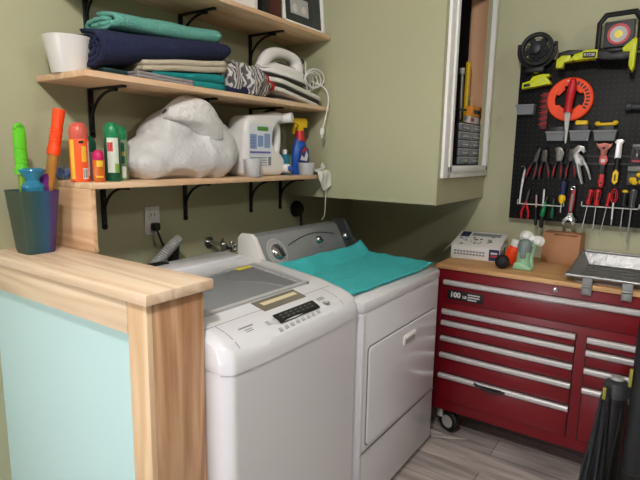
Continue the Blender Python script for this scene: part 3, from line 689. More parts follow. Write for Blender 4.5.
# detergent jug
t = thing('detergent_jug', 'big white detergent jug with built-in handle and blue-print label', 'jug', (1.81, 1.64, Z1))
b = MB()
b.prism([(1.685, 1.352), (1.93, 1.352), (1.955, 1.375), (1.955, 1.43), (1.93, 1.455), (1.885, 1.47), (1.868, 1.51), (1.872, 1.56), (1.91, 1.60), (1.95, 1.605), (1.968, 1.625), (1.955, 1.648), (1.90, 1.65), (1.80, 1.632), (1.71, 1.622), (1.682, 1.60), (1.674, 1.56), (1.67, 1.37)], 1.565, 1.685, 'xz', 0.022, seg=4)
b.tube([(1.925, 1.625, 1.615), (1.953, 1.625, 1.585), (1.96, 1.625, 1.53), (1.953, 1.625, 1.47), (1.925, 1.625, 1.43)], [0.025, 0.022, 0.02, 0.022, 0.026], smooth=2, n=14)
jb = b.build('bottle', WHITEP, t, ang=180); jm = jb.modifiers.new('r', 'REMESH'); jm.mode = 'VOXEL'; jm.voxel_size = 0.005; jm.use_smooth_shade = True
jm = jb.modifiers.new('s', 'SMOOTH'); jm.factor = 0.5; jm.iterations = 8
MB().cyl((1.945, 1.60, 1.622), (1.968, 1.535, 1.628), 0.0235, n=22, bev=0.003).build('cap', WHITEP, t)
b = MB(); b.cyl((1.955, 1.60, 1.385), (1.965, 1.55, 1.385), 0.022, n=20, bev=0.003); b.cyl((1.965, 1.55, 1.385), (1.968, 1.535, 1.385), 0.013, m=1, n=16); b.build('tap', [WHITEP, BLUEP], t)
y = 1.5645
b = MB(); b.prism(rrect(1.695, 1.85, 1.39, 1.585, 0.02), y, y + 0.004, m=0)
b.prism(rrect(1.75, 1.825, 1.556, 1.575, 0.004), y - 0.001, y, m=1); b.prism(rrect(1.70, 1.842, 1.455, 1.464, 0.002), y - 0.001, y, m=2)
for (x0, x1, z0, z1) in ((1.702, 1.745, 1.475, 1.54), (1.752, 1.79, 1.485, 1.535), (1.798, 1.838, 1.48, 1.545)): b.prism(rrect(x0, x1, z0, z1, 0.003), y - 0.001, y, m=3)
for k in range(4): b.box((1.704, y - 0.0016, 1.485 + 0.013 * k), (1.735, y - 0.0008, 1.488 + 0.013 * k), m=2); b.box((1.705, y - 0.001, 1.40 + 0.011 * k), (1.815, y, 1.404 + 0.011 * k), m=4)
b.box((1.825, y - 0.001, 1.40), (1.845, y, 1.44), m=4)
b.build('label_sticker', [mat('jug_label', (224, 226, 236), 0.4), GRNPR, mat('violet_print', (112, 104, 176), 0.5), BLUEPR, GREYP], t)
t = thing('measuring_cup', 'frosted plastic measuring cup in front of the detergent jug', 'cup', (1.685, 1.535, Z1))
MB().lathe([(0, 0.001), (0.034, 0.001), (0.036, 0.004), (0.041, 0.078), (0.039, 0.078), (0.034, 0.006), (0, 0.006)], n=24).build('cup_wall', FROST, t, world=False)
# trigger spray
t = thing('trigger_spray_bottle', 'blue spray bottle with yellow trigger head near the bulkhead', 'spray bottle', (2.115, 1.60, Z1), -0.1)
b = MB(); b.lathe([(0.05, 0), (0.053, 0.006), (0.052, 0.1), (0.045, 0.14), (0.026, 0.185), (0.018, 0.205), (0.018, 0.215), (0, 0.215)], n=28, sx=1.0, sy=0.6); b.build('bottle', BLUEP, t, world=False)
b = MB(); b.lathe([(0.028, 0.172), (0.024, 0.19), (0.021, 0.222), (0, 0.222)], n=20); b.build('collar', REDP, t, world=False)
b = MB(); b.prism([(-0.062, 0.262), (-0.06, 0.282), (0.035, 0.285), (0.045, 0.27), (0.04, 0.24), (0.016, 0.238), (0.014, 0.215), (-0.014, 0.215), (-0.012, 0.24), (-0.03, 0.252)], -0.014, 0.014, 'xz', 0.004)
b.tube([(-0.032, 0, 0.25), (-0.044, 0, 0.235), (-0.05, 0, 0.205)], 0.006, flat=1.5); b.build('trigger_head', YEL, t, world=False)
b = MB(); b.prism([(-0.04, 0.06), (-0.03, 0.125), (0.0, 0.15), (0.032, 0.13), (0.04, 0.09), (0.03, 0.06)], -0.0325, -0.029, 'xz', 0.001, m=0)
b.prism([(-0.03, 0.075), (-0.02, 0.1), (0.0, 0.085), (0.015, 0.12), (0.03, 0.1), (0.02, 0.07)], -0.0335, -0.032, 'xz', m=1); b.prism([(-0.02, 0.11), (0.0, 0.14), (0.02, 0.125), (0.0, 0.12)], -0.0335, -0.032, 'xz', m=2)
b.build('label_sticker', [mat('dark_blue_label', (44, 58, 120), 0.4, var=0.3, scale=70), PAPER, REDP], t, world=False)
t = thing('small_tub', 'small clear plastic tub in front of the blue spray bottle', 'cup', (2.10, 1.545, Z1))
MB().lathe([(0, 0.001), (0.036, 0.001), (0.044, 0.062), (0.042, 0.062), (0.035, 0.004), (0, 0.004)], n=24).build('cup_wall', FROST, t, world=False)
t = thing('slim_bottle', 'slim teal and blue bottle between the jug and the spray bottle', 'bottle', (2.03, 1.63, Z1))
b = MB(); b.lathe([(0.024, 0), (0.025, 0.06), (0.024, 0.1), (0, 0.105)], n=18); b.build('body', mat('teal_bottle', (40, 120, 150), 0.3, var=0.3, scale=30), t, world=False)
MB().lathe([(0.012, 0.1), (0.012, 0.125), (0, 0.126)], n=14).build('cap', WHITEP, t, world=False)
# cloth over the shelf end with its string
def fcl(u, v):
    x = 2.135 + u * 0.105 + 0.02 * v; a = v
    if a < 0.4: y, z = 1.56 - 0.06 * a / 0.4, 1.357 + 0.012 * math.sin(u * 9) * (1 - a) + 0.01
    else: y, z = 1.498 - 0.006 * math.sin(u * 8), 1.36 - (a - 0.4) / 0.6 * (0.035 + 0.06 * math.sin(min(1, u * 1.1) * PI * 0.8))
    return (x - 0.02 * (a - 0.4 if a > .4 else 0), y + 0.004 * math.sin(u * 14 + v * 4), z)
t = thing('white_rag', 'crumpled white rag hanging over the right end of the lowest shelf', 'rag', (2.19, 1.52, Z1))
sheet(22, 20, fcl, 0.003).build('cloth', WHITEC, t, ang=180)
b = MB(); b.tube([(2.16, 1.53, 1.375), (2.19, 1.52, 1.38), (2.225, 1.53, 1.385), (2.235, 1.54, 1.41)], 0.006, smooth=2); b.ball((2.225, 1.53, 1.39), 0.014); b.build('knot', WHITEC, t)
MB().tube([(2.205, 1.492, 1.28), (2.203, 1.493, 1.2), (2.207, 1.50, 1.13), (2.2, 1.515, 1.114)], 0.0022, smooth=2, n=6).build('string', WHITEC, t)

# ------------------------------------------------------------------ middle shelf
Z2 = 1.698
t = thing('planter_pot', 'empty white tapered plant pot at the left end of the middle shelf', 'pot', (0.952, 1.668, Z2))
MB().lathe([(0, 0.0), (0.056, 0.0), (0.058, 0.003), (0.079, 0.111), (0.0805, 0.114), (0.078, 0.115), (0.075, 0.11), (0.054, 0.006), (0, 0.006)], n=40).build('pot_wall', GLOSSW, t, world=False)

def ribbon(path, th, x0, x1, nx=26, amp=0.004, seed=0.0, tilt=0.0, hs=1.0, ends=0.012):
    """folded cloth: a thick path in y-z carried along x, with soft waves"""
    P = [Vector((p[0], p[1])) for p in path]
    zmid = (min(p[1] for p in path) + max(p[1] for p in path)) / 2
    for _ in range(2):
        Q = [P[0]]
        for i in range(len(P) - 1): Q += [P[i].lerp(P[i + 1], .25), P[i].lerp(P[i + 1], .75)]
        Q.append(P[-1]); P = Q
    L, R = [], []
    for i, p in enumerate(P):
        d = (P[min(i + 1, len(P) - 1)] - P[max(i - 1, 0)]); d = d.normalized() if d.length > 1e-9 else Vector((1, 0))
        n = Vector((-d.y, d.x)); L.append(p + n * th / 2); R.append(p - n * th / 2)
    loop = L + R[::-1]; t = bmesh.new(); rings = []
    for k in range(nx):
        u = k / (nx - 1); x = x0 + (x1 - x0) * u; ring = []
        e = min(1, min(u, 1 - u) / 0.05); pinch = 1 - 0.06 * (1 - e) ** 2
        for i, q in enumerate(loop):
            o = noise.noise_vector(Vector((x * 7 + seed, q.x * 6, q.y * 8))); xe = (noise.noise(Vector((q.x * 30, q.y * 60, seed))) * ends) * (1 if k in (0, nx - 1) else max(0, 1 - e))
            ring.append(t.verts.new((x + xe, q.x + o.y * amp, zmid + (q.y - zmid) * pinch + o.z * amp * 0.7)))
        rings.append(ring)
    zb = min(p[1] for p in path)
    for k, ring in enumerate(rings):
        u = k / (nx - 1)
        for v in ring: v.co.z = zb + (v.co.z - zb) * (1 + (hs - 1) * u) + tilt * u
    n = len(loop)
    for A, B in zip(rings, rings[1:]):
        for i in range(n): t.faces.new((A[i], A[(i + 1) % n], B[(i + 1) % n], B[i]))
    h = n // 2
    for ring, fl in ((rings[0], False), (rings[-1], True)):
        for i in range(h - 1):
            f = [ring[i], ring[i + 1], ring[n - 2 - i], ring[n - 1 - i]]; t.faces.new(f if fl else f[::-1])
    bmesh.ops.recalc_face_normals(t, faces=t.faces); m = MB(); m._add(t); return m
def spiral(y0, y1, zb, h, turns, th):
    """flat rolled-up towel section"""
    P = []; cy, cz = (y0 + y1) / 2, zb + h / 2; ry, rz = (y1 - y0) / 2 - th / 2, h / 2 - th / 2; n = int(turns * 20)
    for k in range(n + 1):
        a = k / n * turns * 2 * PI; s = 1 - (k / n) * 0.8
        c, sn = math.cos(a + PI / 2), math.sin(a + PI / 2)
        P.append((cy + ry * (abs(c) ** 0.7) * math.copysign(1, c) * (0.25 + 0.75 * s), cz + rz * s * (abs(sn) ** 0.8) * math.copysign(1, sn)))
    return P
def serp(y0, y1, zb, h, n):
    """z-folded cloth section"""
    P = []
    for k in range(n):
        z = zb + h * (k + 0.5) / n; a, c = (y0 + 0.01, y1 - 0.01) if k % 2 == 0 else (y1 - 0.01, y0 + 0.01)
        P += [(a, z), ((a * 2 + c) / 3, z), ((a + c * 2) / 3, z), (c, z)]
    return P
def cloth_thing(name, label, cat, mats, mb, loc): return solo(mb, name, mats, label, cat, loc, ang=180)
cloth_thing('folded_cloth', 'thin grey folded cloth under the navy towel at the front of the stack', 'cloth', GREYC, ribbon(serp(1.512, 1.72, Z2 + 0.001, 0.022, 2), 0.0105, 1.10, 1.345, seed=1, amp=0.005, tilt=-0.002), (1.2, 1.63, Z2))
cloth_thing('folded_towel', 'deep teal folded towel at the bottom of the towel stack', 'towel', TEALD, ribbon(serp(1.523, 1.75, Z2 + 0.003, 0.032, 2), 0.015, 1.17, 1.52, seed=2, amp=0.004, hs=2.2), (1.36, 1.64, Z2))
cloth_thing('folded_cloth', 'dark green folded cloth peeking out under the navy towel', 'cloth', mat('dark_green_cloth', (34, 62, 62), 0.95, var=0.2, scale=50, bump=0.5, bscale=150), ribbon(serp(1.55, 1.74, Z2 + 0.001, 0.022, 2), 0.01, 1.0, 1.09, seed=5, amp=0.004), (1.05, 1.65, Z2))
cloth_thing('folded_towel', 'beige folded towel between the navy towel and the deep teal one', 'towel', BEIGE, ribbon(serp(1.518, 1.75, Z2 + 0.03, 0.036, 2), 0.017, 1.13, 1.525, seed=3, amp=0.006, tilt=0.045, hs=1.25), (1.33, 1.64, Z2 + 0.04))
cloth_thing('rolled_towel', 'navy blue loosely rolled towel in the middle of the towel stack', 'towel', NAVY, ribbon(spiral(1.512, 1.765, Z2 + 0.014, 0.13, 3.2, 0.013), 0.0125, 0.975, 1.54, seed=4, amp=0.009, nx=34, tilt=0.098, hs=0.64), (1.26, 1.64, Z2 + 0.05))
cloth_thing('rolled_towel', 'sea green folded towel on top of the navy towel', 'towel', TEAL, ribbon(spiral(1.53, 1.75, Z2 + 0.145, 0.066, 1.7, 0.015), 0.0145, 1.04, 1.505, seed=6, amp=0.011, nx=30, tilt=0.022, hs=1.2), (1.27, 1.64, Z2 + 0.146))
STR = striped_cloth()
def heap(c, r, seed, amp=0.03, f=11):
    b = MB(); b.ball(c, r, u=56, v=32)
    for v in b.bm.verts:
        n = noise.noise(v.co * f + Vector((seed, 0, 0))); n2 = noise.noise(v.co * f * 3 + Vector((seed, 5, 0)))
        v.co += (v.co - Vector(c)).normalized() * (amp * (1 - abs(n) * 2.4) + amp * 0.3 * n2); v.co.z = max(v.co.z, Z2 + 0.001)
    return b
cloth_thing('striped_cloth', 'crumpled black and white striped cloth bundle beside the towel stack', 'cloth', STR, heap((1.665, 1.62, 1.752), (0.15, 0.1, 0.066), 2, 0.04, 14), (1.66, 1.62, Z2))
cloth_thing('red_cloth', 'red cloth draped over the striped bundle', 'cloth', REDC, heap((1.775, 1.598, 1.765), (0.085, 0.07, 0.034), 9, 0.02, 14), (1.77, 1.6, Z2))
cloth_thing('navy_cloth', 'dark navy crumpled cloth at the foot of the striped bundle', 'cloth', NAVY, heap((1.60, 1.55, 1.71), (0.07, 0.035, 0.02), 4, 0.012, 14), (1.62, 1.54, Z2))
# padded board under the iron
t = thing('padded_board', 'white padded sleeve board with black edge lying under the iron', 'ironing board', (2.03, 1.62, Z2))
M4 = Matrix.Translation((2.03, 1.62, Z2 + 0.05)) @ Matrix.Rotation(0.16, 4, 'Y')
b = MB(); b.prism(rrect(-0.22, 0.215, -0.10, 0.10, 0.09), 0.0, 0.024, 'xy', 0.01, M=M4); b.build('pad', WHITEC, t)
b = MB(); b.prism(rrect(-0.21, 0.21, -0.095, 0.095, 0.085), -0.014, -0.0005, 'xy', 0.003, M=M4); b.build('edge', BLACKP, t)
b = MB(); b.prism(rrect(-0.215, 0.21, -0.095, 0.095, 0.085), -0.036, -0.015, 'xy', 0.009, M=M4); b.build('cover', WHITEC, t)
b = MB(); b.box((1.86, 1.55, Z2), (2.2, 1.70, Z2 + 0.012), 0.004); b.build('base', GREYC, t)
# steam iron
t = thing('steam_iron', 'white steam iron with looped cord on the middle shelf', 'iron', (1.985, 1.61, Z2 + 0.098), 0.0, ry=0.1)
SC = 1.2
sole = [(-0.17, 0.0), (-0.12, -0.035), (-0.04, -0.052), (0.07, -0.055), (0.1, -0.045), (0.1, 0.045), (0.07, 0.055), (-0.04, 0.052), (-0.12, 0.035)]
b = MB(); b.prism(sole, 0.002, 0.008, 'xy', 0.002); b.scale(SC).build('soleplate', STEELD, t, world=False)
b = MB(); b.prism(sole, 0.009, 0.03, 'xy', 0.007); b.prism([(-0.155, 0.022), (0.095, 0.022), (0.10, 0.06), (0.03, 0.064), (-0.08, 0.058)], -0.036, 0.036, 'xz', 0.014)
b.scale(SC).build('body', WHITEP, t, world=False)
b = MB(); b.tube([(-0.15, 0, 0.02), (-0.115, 0, 0.07), (-0.07, 0, 0.1), (0.0, 0, 0.113), (0.055, 0, 0.11), (0.082, 0, 0.09), (0.082, 0, 0.035)], [0.02, 0.03, 0.024, 0.02, 0.021, 0.028, 0.032], smooth=2, n=14, flat=0.8); b.scale(SC).build('handle', WHITEP, t, world=False)
b = MB(); b.box((-0.05, -0.02, 0.06), (0.055, 0.02, 0.068), 0.004); b.cyl((0.095, 0, 0.1), (0.12, 0, 0.115), 0.011); b.scale(SC).build('grip_pad', DKGREY, t, world=False)
b = MB(); random.seed(5)
for k in range(6):
    b.torus((0.165 + 0.012 * k * 0.4, -0.03 - 0.004 * k, 0.03 + 0.006 * k), 0.042 + 0.004 * (k % 3), 0.0033, (0.15 * k - 0.4, 1, 0.25 * (k % 3) - 0.2), n=28, k=6, sx=1.2, sy=0.9)
b.tube([(0.14, 0, 0.138), (0.16, -0.01, 0.14), (0.15, -0.02, 0.09), (0.13, -0.04, 0.05)], 0.0033, smooth=2)
b.tube([(0.19, -0.03, 0.05), (0.225, -0.10, 0.02), (0.238, -0.118, -0.04), (0.22, -0.118, -0.12), (0.20, -0.118, -0.19)], 0.0032, smooth=2, n=7); cd = b.build('cord', WHITEP, t, world=False)
MB().box((0.188, -0.127, -0.225), (0.206, -0.109, -0.19), 0.005).cyl((0.193, -0.118, -0.225), (0.193, -0.118, -0.239), 0.002).cyl((0.201, -0.118, -0.225), (0.201, -0.118, -0.239), 0.002).build('plug', WHITEP, cd, world=False)

# ------------------------------------------------------------------ topmost shelf
Z3 = 2.05
t = thing('photo_frame', 'white framed dark photograph leaning on the topmost shelf', 'picture frame', (2.04, 1.54, Z3))
Mf = Matrix.Translation((2.08, 1.545, Z3)) @ Matrix.Rotation(-0.10, 4, 'X') @ Matrix.Rotation(0.0, 4, 'Z')
b = MB()
for lo, hi in (((-0.17, 0, 0), (0.17, 0.02, 0.022)), ((-0.17, 0, 0.24), (0.17, 0.02, 0.262)), ((-0.17, 0, 0), (-0.148, 0.02, 0.262)), ((0.148, 0, 0), (0.17, 0.02, 0.262))): b.box(lo, hi, 0.002, M=Mf)
b.build('frame', TRIMW, t)
b = MB(); b.box((-0.15, 0.008, 0.02), (0.15, 0.014, 0.242), M=Mf); b.build('photo', PHOTO, t)
b = MB(); b.box((-0.10, 0.006, 0.062), (0.04, 0.0085, 0.14), M=Mf)
for k in range(2): b.ball((-0.065 + 0.07 * k, 0.0055, 0.09), (0.02, 0.002, 0.02), m=1, M=Mf)
b.build('inset_photo', [LGREY, mat('pale_print', (214, 206, 200), 0.4)], t)
def book(x0, x1, h, d, m, label):
    t = thing('book', label, 'book', ((x0 + x1) / 2, 1.6, Z3))
    b = MB(); b.box((x0, 1.53, Z3), (x0 + 0.003, 1.53 + d, Z3 + h)); b.box((x1 - 0.003, 1.53, Z3), (x1, 1.53 + d, Z3 + h)); b.box((x0, 1.527, Z3), (x1, 1.531, Z3 + h), 0.001); b.build('cover', m, t)
    MB().box((x0 + 0.003, 1.531, Z3 + 0.003), (x1 - 0.003, 1.527 + d, Z3 + h - 0.003)).build('pages', PAPER, t)
book(1.79, 1.872, 0.24, 0.19, BROWNB, 'thick maroon book beside the framed photo on the topmost shelf')
book(1.742, 1.787, 0.23, 0.18, BLKP, 'black spined book left of the maroon book')
book(1.69, 1.712, 0.2, 0.16, PAPER, 'thin white spined book left of the black book')

# ------------------------------------------------------------------ red tool chest
CF, CBK, CL, CR = 2.43, 2.94, 0.944, -0.205
tc = thing('tool_chest', 'red rolling tool chest with butcher-block top and aluminium drawer pulls', 'tool chest', (2.68, 0.37, 0))
b = MB(); b.box((CF, CR, 0.135), (CBK, CL, 0.895), 0.004); b.build('cabinet', CHEST, tc)
MB().box((CF - 0.012, CR - 0.01, 0.895), (CBK, CL + 0.004, 0.917), 0.003).build('wood_top', BUTCH, tc)
def drawer(y0, y1, z0, z1, fat=0.026):
    b = MB(); b.box((CF - 0.0012, y1 - 0.005, z0 - 0.004), (CF + 0.004, y0 + 0.005, z1 + 0.003), m=1)
    b.box((CF - 0.006, y1, z0), (CF + 0.004, y0, z1), 0.002); d = b.build('drawer', [CHEST, CHESTD], tc)
    prof = [(CF - 0.006, z1), (CF - 0.02, z1 - 0.001), (CF - 0.025, z1 - 0.007), (CF - 0.024, z1 - 0.019), (CF - 0.018, z1 - fat), (CF - 0.012, z1 - fat), (CF - 0.006, z1 - fat + 0.006)]
    b = MB(); b.prism(prof, y1 - 0.001, y0 + 0.001, 'xz'); b.build('pull', ALU, d); return d
L0, L1, R0, R1 = 0.90, 0.284, 0.234, -0.165
top_d = drawer(L0, R1, 0.728, 0.842)
for z0, z1 in ((0.632, 0.688), (0.552, 0.628), (0.462, 0.545), (0.35, 0.455), (0.192, 0.343)): drawer(L0, L1, z0, z1)
for z0, z1 in ((0.632, 0.684), (0.552, 0.625), (0.462, 0.542), (0.192, 0.45)): drawer(R0, R1, z0, z1)
b = MB(); b.box((CF - 0.0085, 0.70, 0.744), (CF - 0.004, 0.882, 0.793), 0.001); bd = b.build('badge', BLKP, top_d)
b = MB(); b.text('100', 0.036, (CF - 0.0092, 0.84, 0.769), (0, -1, 0), (0, 0, 1), bold=0.0012); b.text('LB', 0.019, (CF - 0.0092, 0.792, 0.764), (0, -1, 0), (0, 0, 1), bold=0.0006)
for k, w in enumerate((0.062, 0.066, 0.05)):
    x = 0.776; 
    for j in range(int(w / 0.0075)): b.box((CF - 0.0094, x - 0.0075 * j - 0.0055, 0.777 - k * 0.0125), (CF - 0.0086, x - 0.0075 * j, 0.784 - k * 0.0125))
b.build('lettering', PAPER, bd)
b = MB(); b.cyl((CF, 0.383, 0.872), (CF - 0.006, 0.383, 0.872), 0.011, n=18, bev=0.001); b.box((CF - 0.007, 0.3815, 0.866), (CF - 0.0055, 0.3845, 0.878), m=1); b.build('lock', [CHROME, BLKP], tc)
b = MB(); b.box((CF - 0.027, 0.575, 0.322), (CF - 0.022, 0.705, 0.337), 0.004); b.tube([(CF - 0.026, 0.71, 0.338), (CF - 0.03, 0.66, 0.325), (CF - 0.03, 0.62, 0.318), (CF - 0.027, 0.56, 0.33)], 0.006, smooth=1); b.build('tape_strip', BLACKP, tc)
for cx, cy in ((2.50, 0.85), (2.87, 0.85), (2.50, -0.13), (2.87, -0.13)):
    b = MB(); b.cyl((cx, cy + 0.03, 0.135), (cx, cy + 0.03, 0.122), 0.04); b.box((cx + 0.0, cy - 0.02, 0.05), (cx + 0.006, cy + 0.02, 0.125), 0.002)
    b.cyl((cx - 0.02, cy + 0.05, 0.122), (cx - 0.02, cy + 0.05, 0.075), 0.018); cs = b.build('caster', ALU, tc)
    w = MB(); ax = (1, -0.35, 0); w.lathe([(0.03, -0.017), (0.052, -0.017), (0.0585, -0.01), (0.0585, 0.01), (0.052, 0.017), (0.03, 0.017)], (cx - 0.02, cy, 0.0585), ax, m=0, n=30)
    w.lathe([(0, -0.019), (0.034, -0.019), (0.036, 0.019), (0, 0.019)], (cx - 0.02, cy, 0.0585), ax, m=1, n=24); w.build('wheel', [RUBB, LGREY], cs)

# ------------------------------------------------------------------ things on the chest top
ZC0 = 0.917
t = thing('carton', 'white and navy printed carton with open flap on the chest top', 'box', (2.75, 0.836, ZC0), -PI / 2 + 0.10)
b = MB(); b.box((-0.115, -0.10, 0), (0.115, 0.10, 0.062), 0.002); b.scale(1.1).build('carton_body', PAPER, t, world=False)
b = MB()
tilt = Matrix.Translation((0, -0.10, 0.062)) @ Matrix.Rotation(0.2, 4, 'X')
b.box((-0.116, 0.0, 0), (0.116, 0.215, 0.004), 0.001, M=tilt); ld = b.scale(1.1).build('lid', PAPER, t, world=False)
b = MB(); b.box((-0.105, 0.13, 0.004), (-0.06, 0.205, 0.0046), M=tilt, m=0); b.scale(1.1).build('navy_print', NAVYP, ld, world=False)
b = MB(); b.box((-0.05, 0.15, 0.004), (0.09, 0.195, 0.0046), M=tilt); b.scale(1.1).build('grey_panel_print', GREYP, ld, world=False)
b = MB()
random.seed(11)
for k in range(16):
    x, y = random.uniform(-0.07, 0.09), random.uniform(0.03, 0.13); b.box((x, y, 0.004), (x + random.uniform(0.006, 0.02), y + random.uniform(0.008, 0.024), 0.0046), M=tilt @ Matrix.Rotation(0.3, 4, 'Z'), m=random.choice((1, 1, 2)))
b.scale(1.1).build('lid_print', [NAVYP, GREYP, BLKP], ld, world=False)
b = MB(); b.quad([(-0.116, -0.10, 0.062), (-0.116, 0.06, 0.09), (-0.165, 0.05, 0.035), (-0.16, -0.08, 0.02)]); b.quad([(-0.116, -0.1, 0.0625), (-0.16, -0.08, 0.0205), (-0.165, 0.05, 0.0355), (-0.116, 0.06, 0.0755)]); b.scale(1.1).build('side_flap', PAPER, t, world=False)
b = MB(); b.box((0.066, -0.1015, 0.004), (0.112, -0.0995, 0.058), m=0); b.box((0.074, -0.1022, 0.036), (0.104, -0.101, 0.044), m=2); b.box((0.074, -0.1022, 0.022), (0.104, -0.101, 0.03), m=3)
for r in range(2):
    for k in range(10): b.box((-0.10 + k * 0.015, -0.1012, 0.034 - r * 0.014), (-0.10 + k * 0.015 + 0.011, -0.0995, 0.042 - r * 0.014), m=1)
b.box((0.1145, -0.085, 0.008), (0.1162, -0.02, 0.05), m=1); b.box((0.1145, 0.0, 0.0), (0.1162, 0.05, 0.055), m=0)
b.scale(1.1).build('side_print', [NAVYP, GREYP, PAPER, REDP], t, world=False)
t = thing('squeeze_bottle', 'orange bottle with white cap standing between carton and mint gadget', 'bottle', (2.64, 0.645, ZC0), 0.0)
b = MB(); b.lathe([(0, 0), (0.032, 0), (0.034, 0.01), (0.034, 0.05), (0.028, 0.085), (0.022, 0.095), (0, 0.096)], n=24); LT = Matrix.Translation((0, 0, 0.009)) @ Matrix.Rotation(0.26, 4, 'X'); bmesh.ops.transform(b.bm, matrix=LT, verts=b.bm.verts); b.build('body', ORANGE, t, world=False)
MB().lathe([(0.024, 0.092), (0.0245, 0.122), (0.021, 0.128), (0, 0.129)], n=22, M=LT).build('cap', WHITEP, t, world=False)
t = thing('rubber_mallet', 'black round-headed rubber mallet with orange grip on the chest top', 'mallet', (2.515, 0.642, ZC0), 0)
MB().ball((2.515, 0.648, ZC0 + 0.035), 0.035, u=28, v=18).build('head', RUBB, t)
b = MB(); b.tube([(2.535, 0.645, ZC0 + 0.036), (2.56, 0.64, ZC0 + 0.034), (2.598, 0.655, ZC0 + 0.02)], [0.014, 0.019, 0.016], n=14, smooth=1); b.build('handle', ORANGE, t)
t = thing('mint_gadget', 'mint green hand-held gadget with grey top standing on its flat base', 'gadget', (2.575, 0.562, ZC0), -PI / 2)
b = MB(); b.prism([(-0.045, 0.0), (0.043, 0.0), (0.045, 0.012), (0.03, 0.024), (-0.02, 0.04), (-0.036, 0.03)], -0.04, 0.045, 'xz', 0.008)
b.tube([(0.0, 0.0, 0.02), (-0.004, 0.0, 0.06), (0.002, 0.0, 0.10), (0.008, 0, 0.13)], [0.034, 0.028, 0.03, 0.03], n=18, smooth=2, flat=1.15); b.tube([(0.028, 0.01, 0.012), (0.026, 0.012, 0.06), (0.03, 0.02, 0.10), (0.04, 0.025, 0.14)], [0.02, 0.014, 0.014, 0.016], n=14, smooth=2); b.build('body', MINTP, t, world=False)
b = MB(); b.lathe([(0.0335, 0.0), (0.0345, 0.025), (0.03, 0.045), (0.018, 0.056), (0, 0.058)], (0.002, -0.006, 0.092), (0.06, -0.12, 1), n=22); b.box((-0.012, -0.044, 0.06), (0.016, -0.026, 0.115), 0.006); b.build('grey_head', mat('slate_grey_plastic', (120, 130, 132), 0.45), t, world=False)
b = MB()
for lx, lz in ((-0.002, 0.16), (0.052, 0.14)):
    b.ball((lx, 0.03, lz), (0.027, 0.03, 0.024))
    for q in range(18): a = 2 * PI * q / 18; b.ball((lx + 0.026 * math.cos(a), 0.028 + 0.006 * math.sin(3 * a), lz + 0.022 * math.sin(a)), 0.006, u=8, v=6)
b.tube([(0.0, 0.02, 0.13), (0.03, 0.03, 0.15), (0.05, 0.03, 0.14)], 0.018); b.build('white_ribbed_head', WHITEP, t, world=False)
t = thing('cardboard_box', 'small plain brown cardboard box against the wall on the chest top', 'box', (2.878, 0.44, ZC0), -PI / 2 - 0.07)
b = MB(); b.box((-0.083, -0.047, 0), (0.083, 0.05, 0.142), 0.002); b.scale(1.09).build('box_body', CARD, t, world=False)
b = MB(); b.box((-0.084, -0.048, 0.142), (0.084, 0.0, 0.145), 0.001); b.box((-0.084, 0.002, 0.142), (0.084, 0.051, 0.145), 0.001); b.box((-0.03, -0.047, 0.145), (0.07, -0.01, 0.148), 0.001); b.scale(1.09).build('lid_flap', CARD, t, world=False)
b = MB(); b.box((-0.084, -0.001, 0.1448), (0.084, 0.003, 0.1456)); b.box((-0.03, -0.049, 0.136), (0.07, -0.0472, 0.1425)); b.scale(1.09).build('flap_edge', CARDD, t, world=False)
# metal tray with two latches
t = thing('metal_tray', 'shiny metal tray with two grey latches hanging over the chest front', 'tray', (2.68, 0.14, ZC0))
tx0, tx1, ty0, ty1 = 2.425, 2.945, 0.345, -0.09
def traywall(p, q, h0, h1, th=0.004, m=0):
    """slanting wall from p to q (floor line) rising outwards"""
    return [(p[0], p[1], ZC0 + 0.004), (q[0], q[1], ZC0 + 0.004), (q[2], q[3], ZC0 + h1), (p[2], p[3], ZC0 + h0)]
b = MB(); i = 0.035; hf, hb = 0.032, 0.066
b.box((tx0 + i, ty1 + i, ZC0), (tx1 - i, ty0 - i, ZC0 + 0.004))
A = (tx0 + i, ty0 - i, tx0, ty0); Bq = (tx0 + i, ty1 + i, tx0, ty1); D = (tx1 - i, ty0 - i, tx1 - 0.01, ty0); E = (tx1 - i, ty1 + i, tx1 - 0.01, ty1)
for p, q, h0, h1 in ((A, Bq, hf, hf), (A, D, hf, hb), (D, E, hb, hb), (Bq, E, hf, hb)):
    w = traywall(p, q, h0, h1); b.quad(w)
t1 = b.build('pan', FOIL, t)
b = MB(); b.tube([(A[2], A[3], ZC0 + hf), (Bq[2], Bq[3], ZC0 + hf), (E[2], E[3], ZC0 + hb), (D[2], D[3], ZC0 + hb), (A[2], A[3], ZC0 + hf)], 0.007, n=10)
for k in range(1, 6): b.tube([(tx0 + i + 0.07 * k, ty0 - i, ZC0 + 0.006), (tx0 + i + 0.07 * k, ty1 + i, ZC0 + 0.006)], 0.004, n=6)
b.build('rim', FOIL, t)
for yy in (0.258, 0.108):
    b = MB(); b.box((CF - 0.022, yy - 0.02, ZC0 - 0.045), (CF - 0.0125, yy + 0.02, ZC0 + 0.03), 0.004); b.box((CF - 0.028, yy - 0.014, ZC0 - 0.04), (CF - 0.02, yy + 0.014, ZC0 - 0.012), 0.003); b.cyl((CF - 0.027, yy - 0.016, ZC0 - 0.005), (CF - 0.027, yy + 0.016, ZC0 - 0.005), 0.004, m=1)
    b.build('latch', [GREY, STEEL], t)

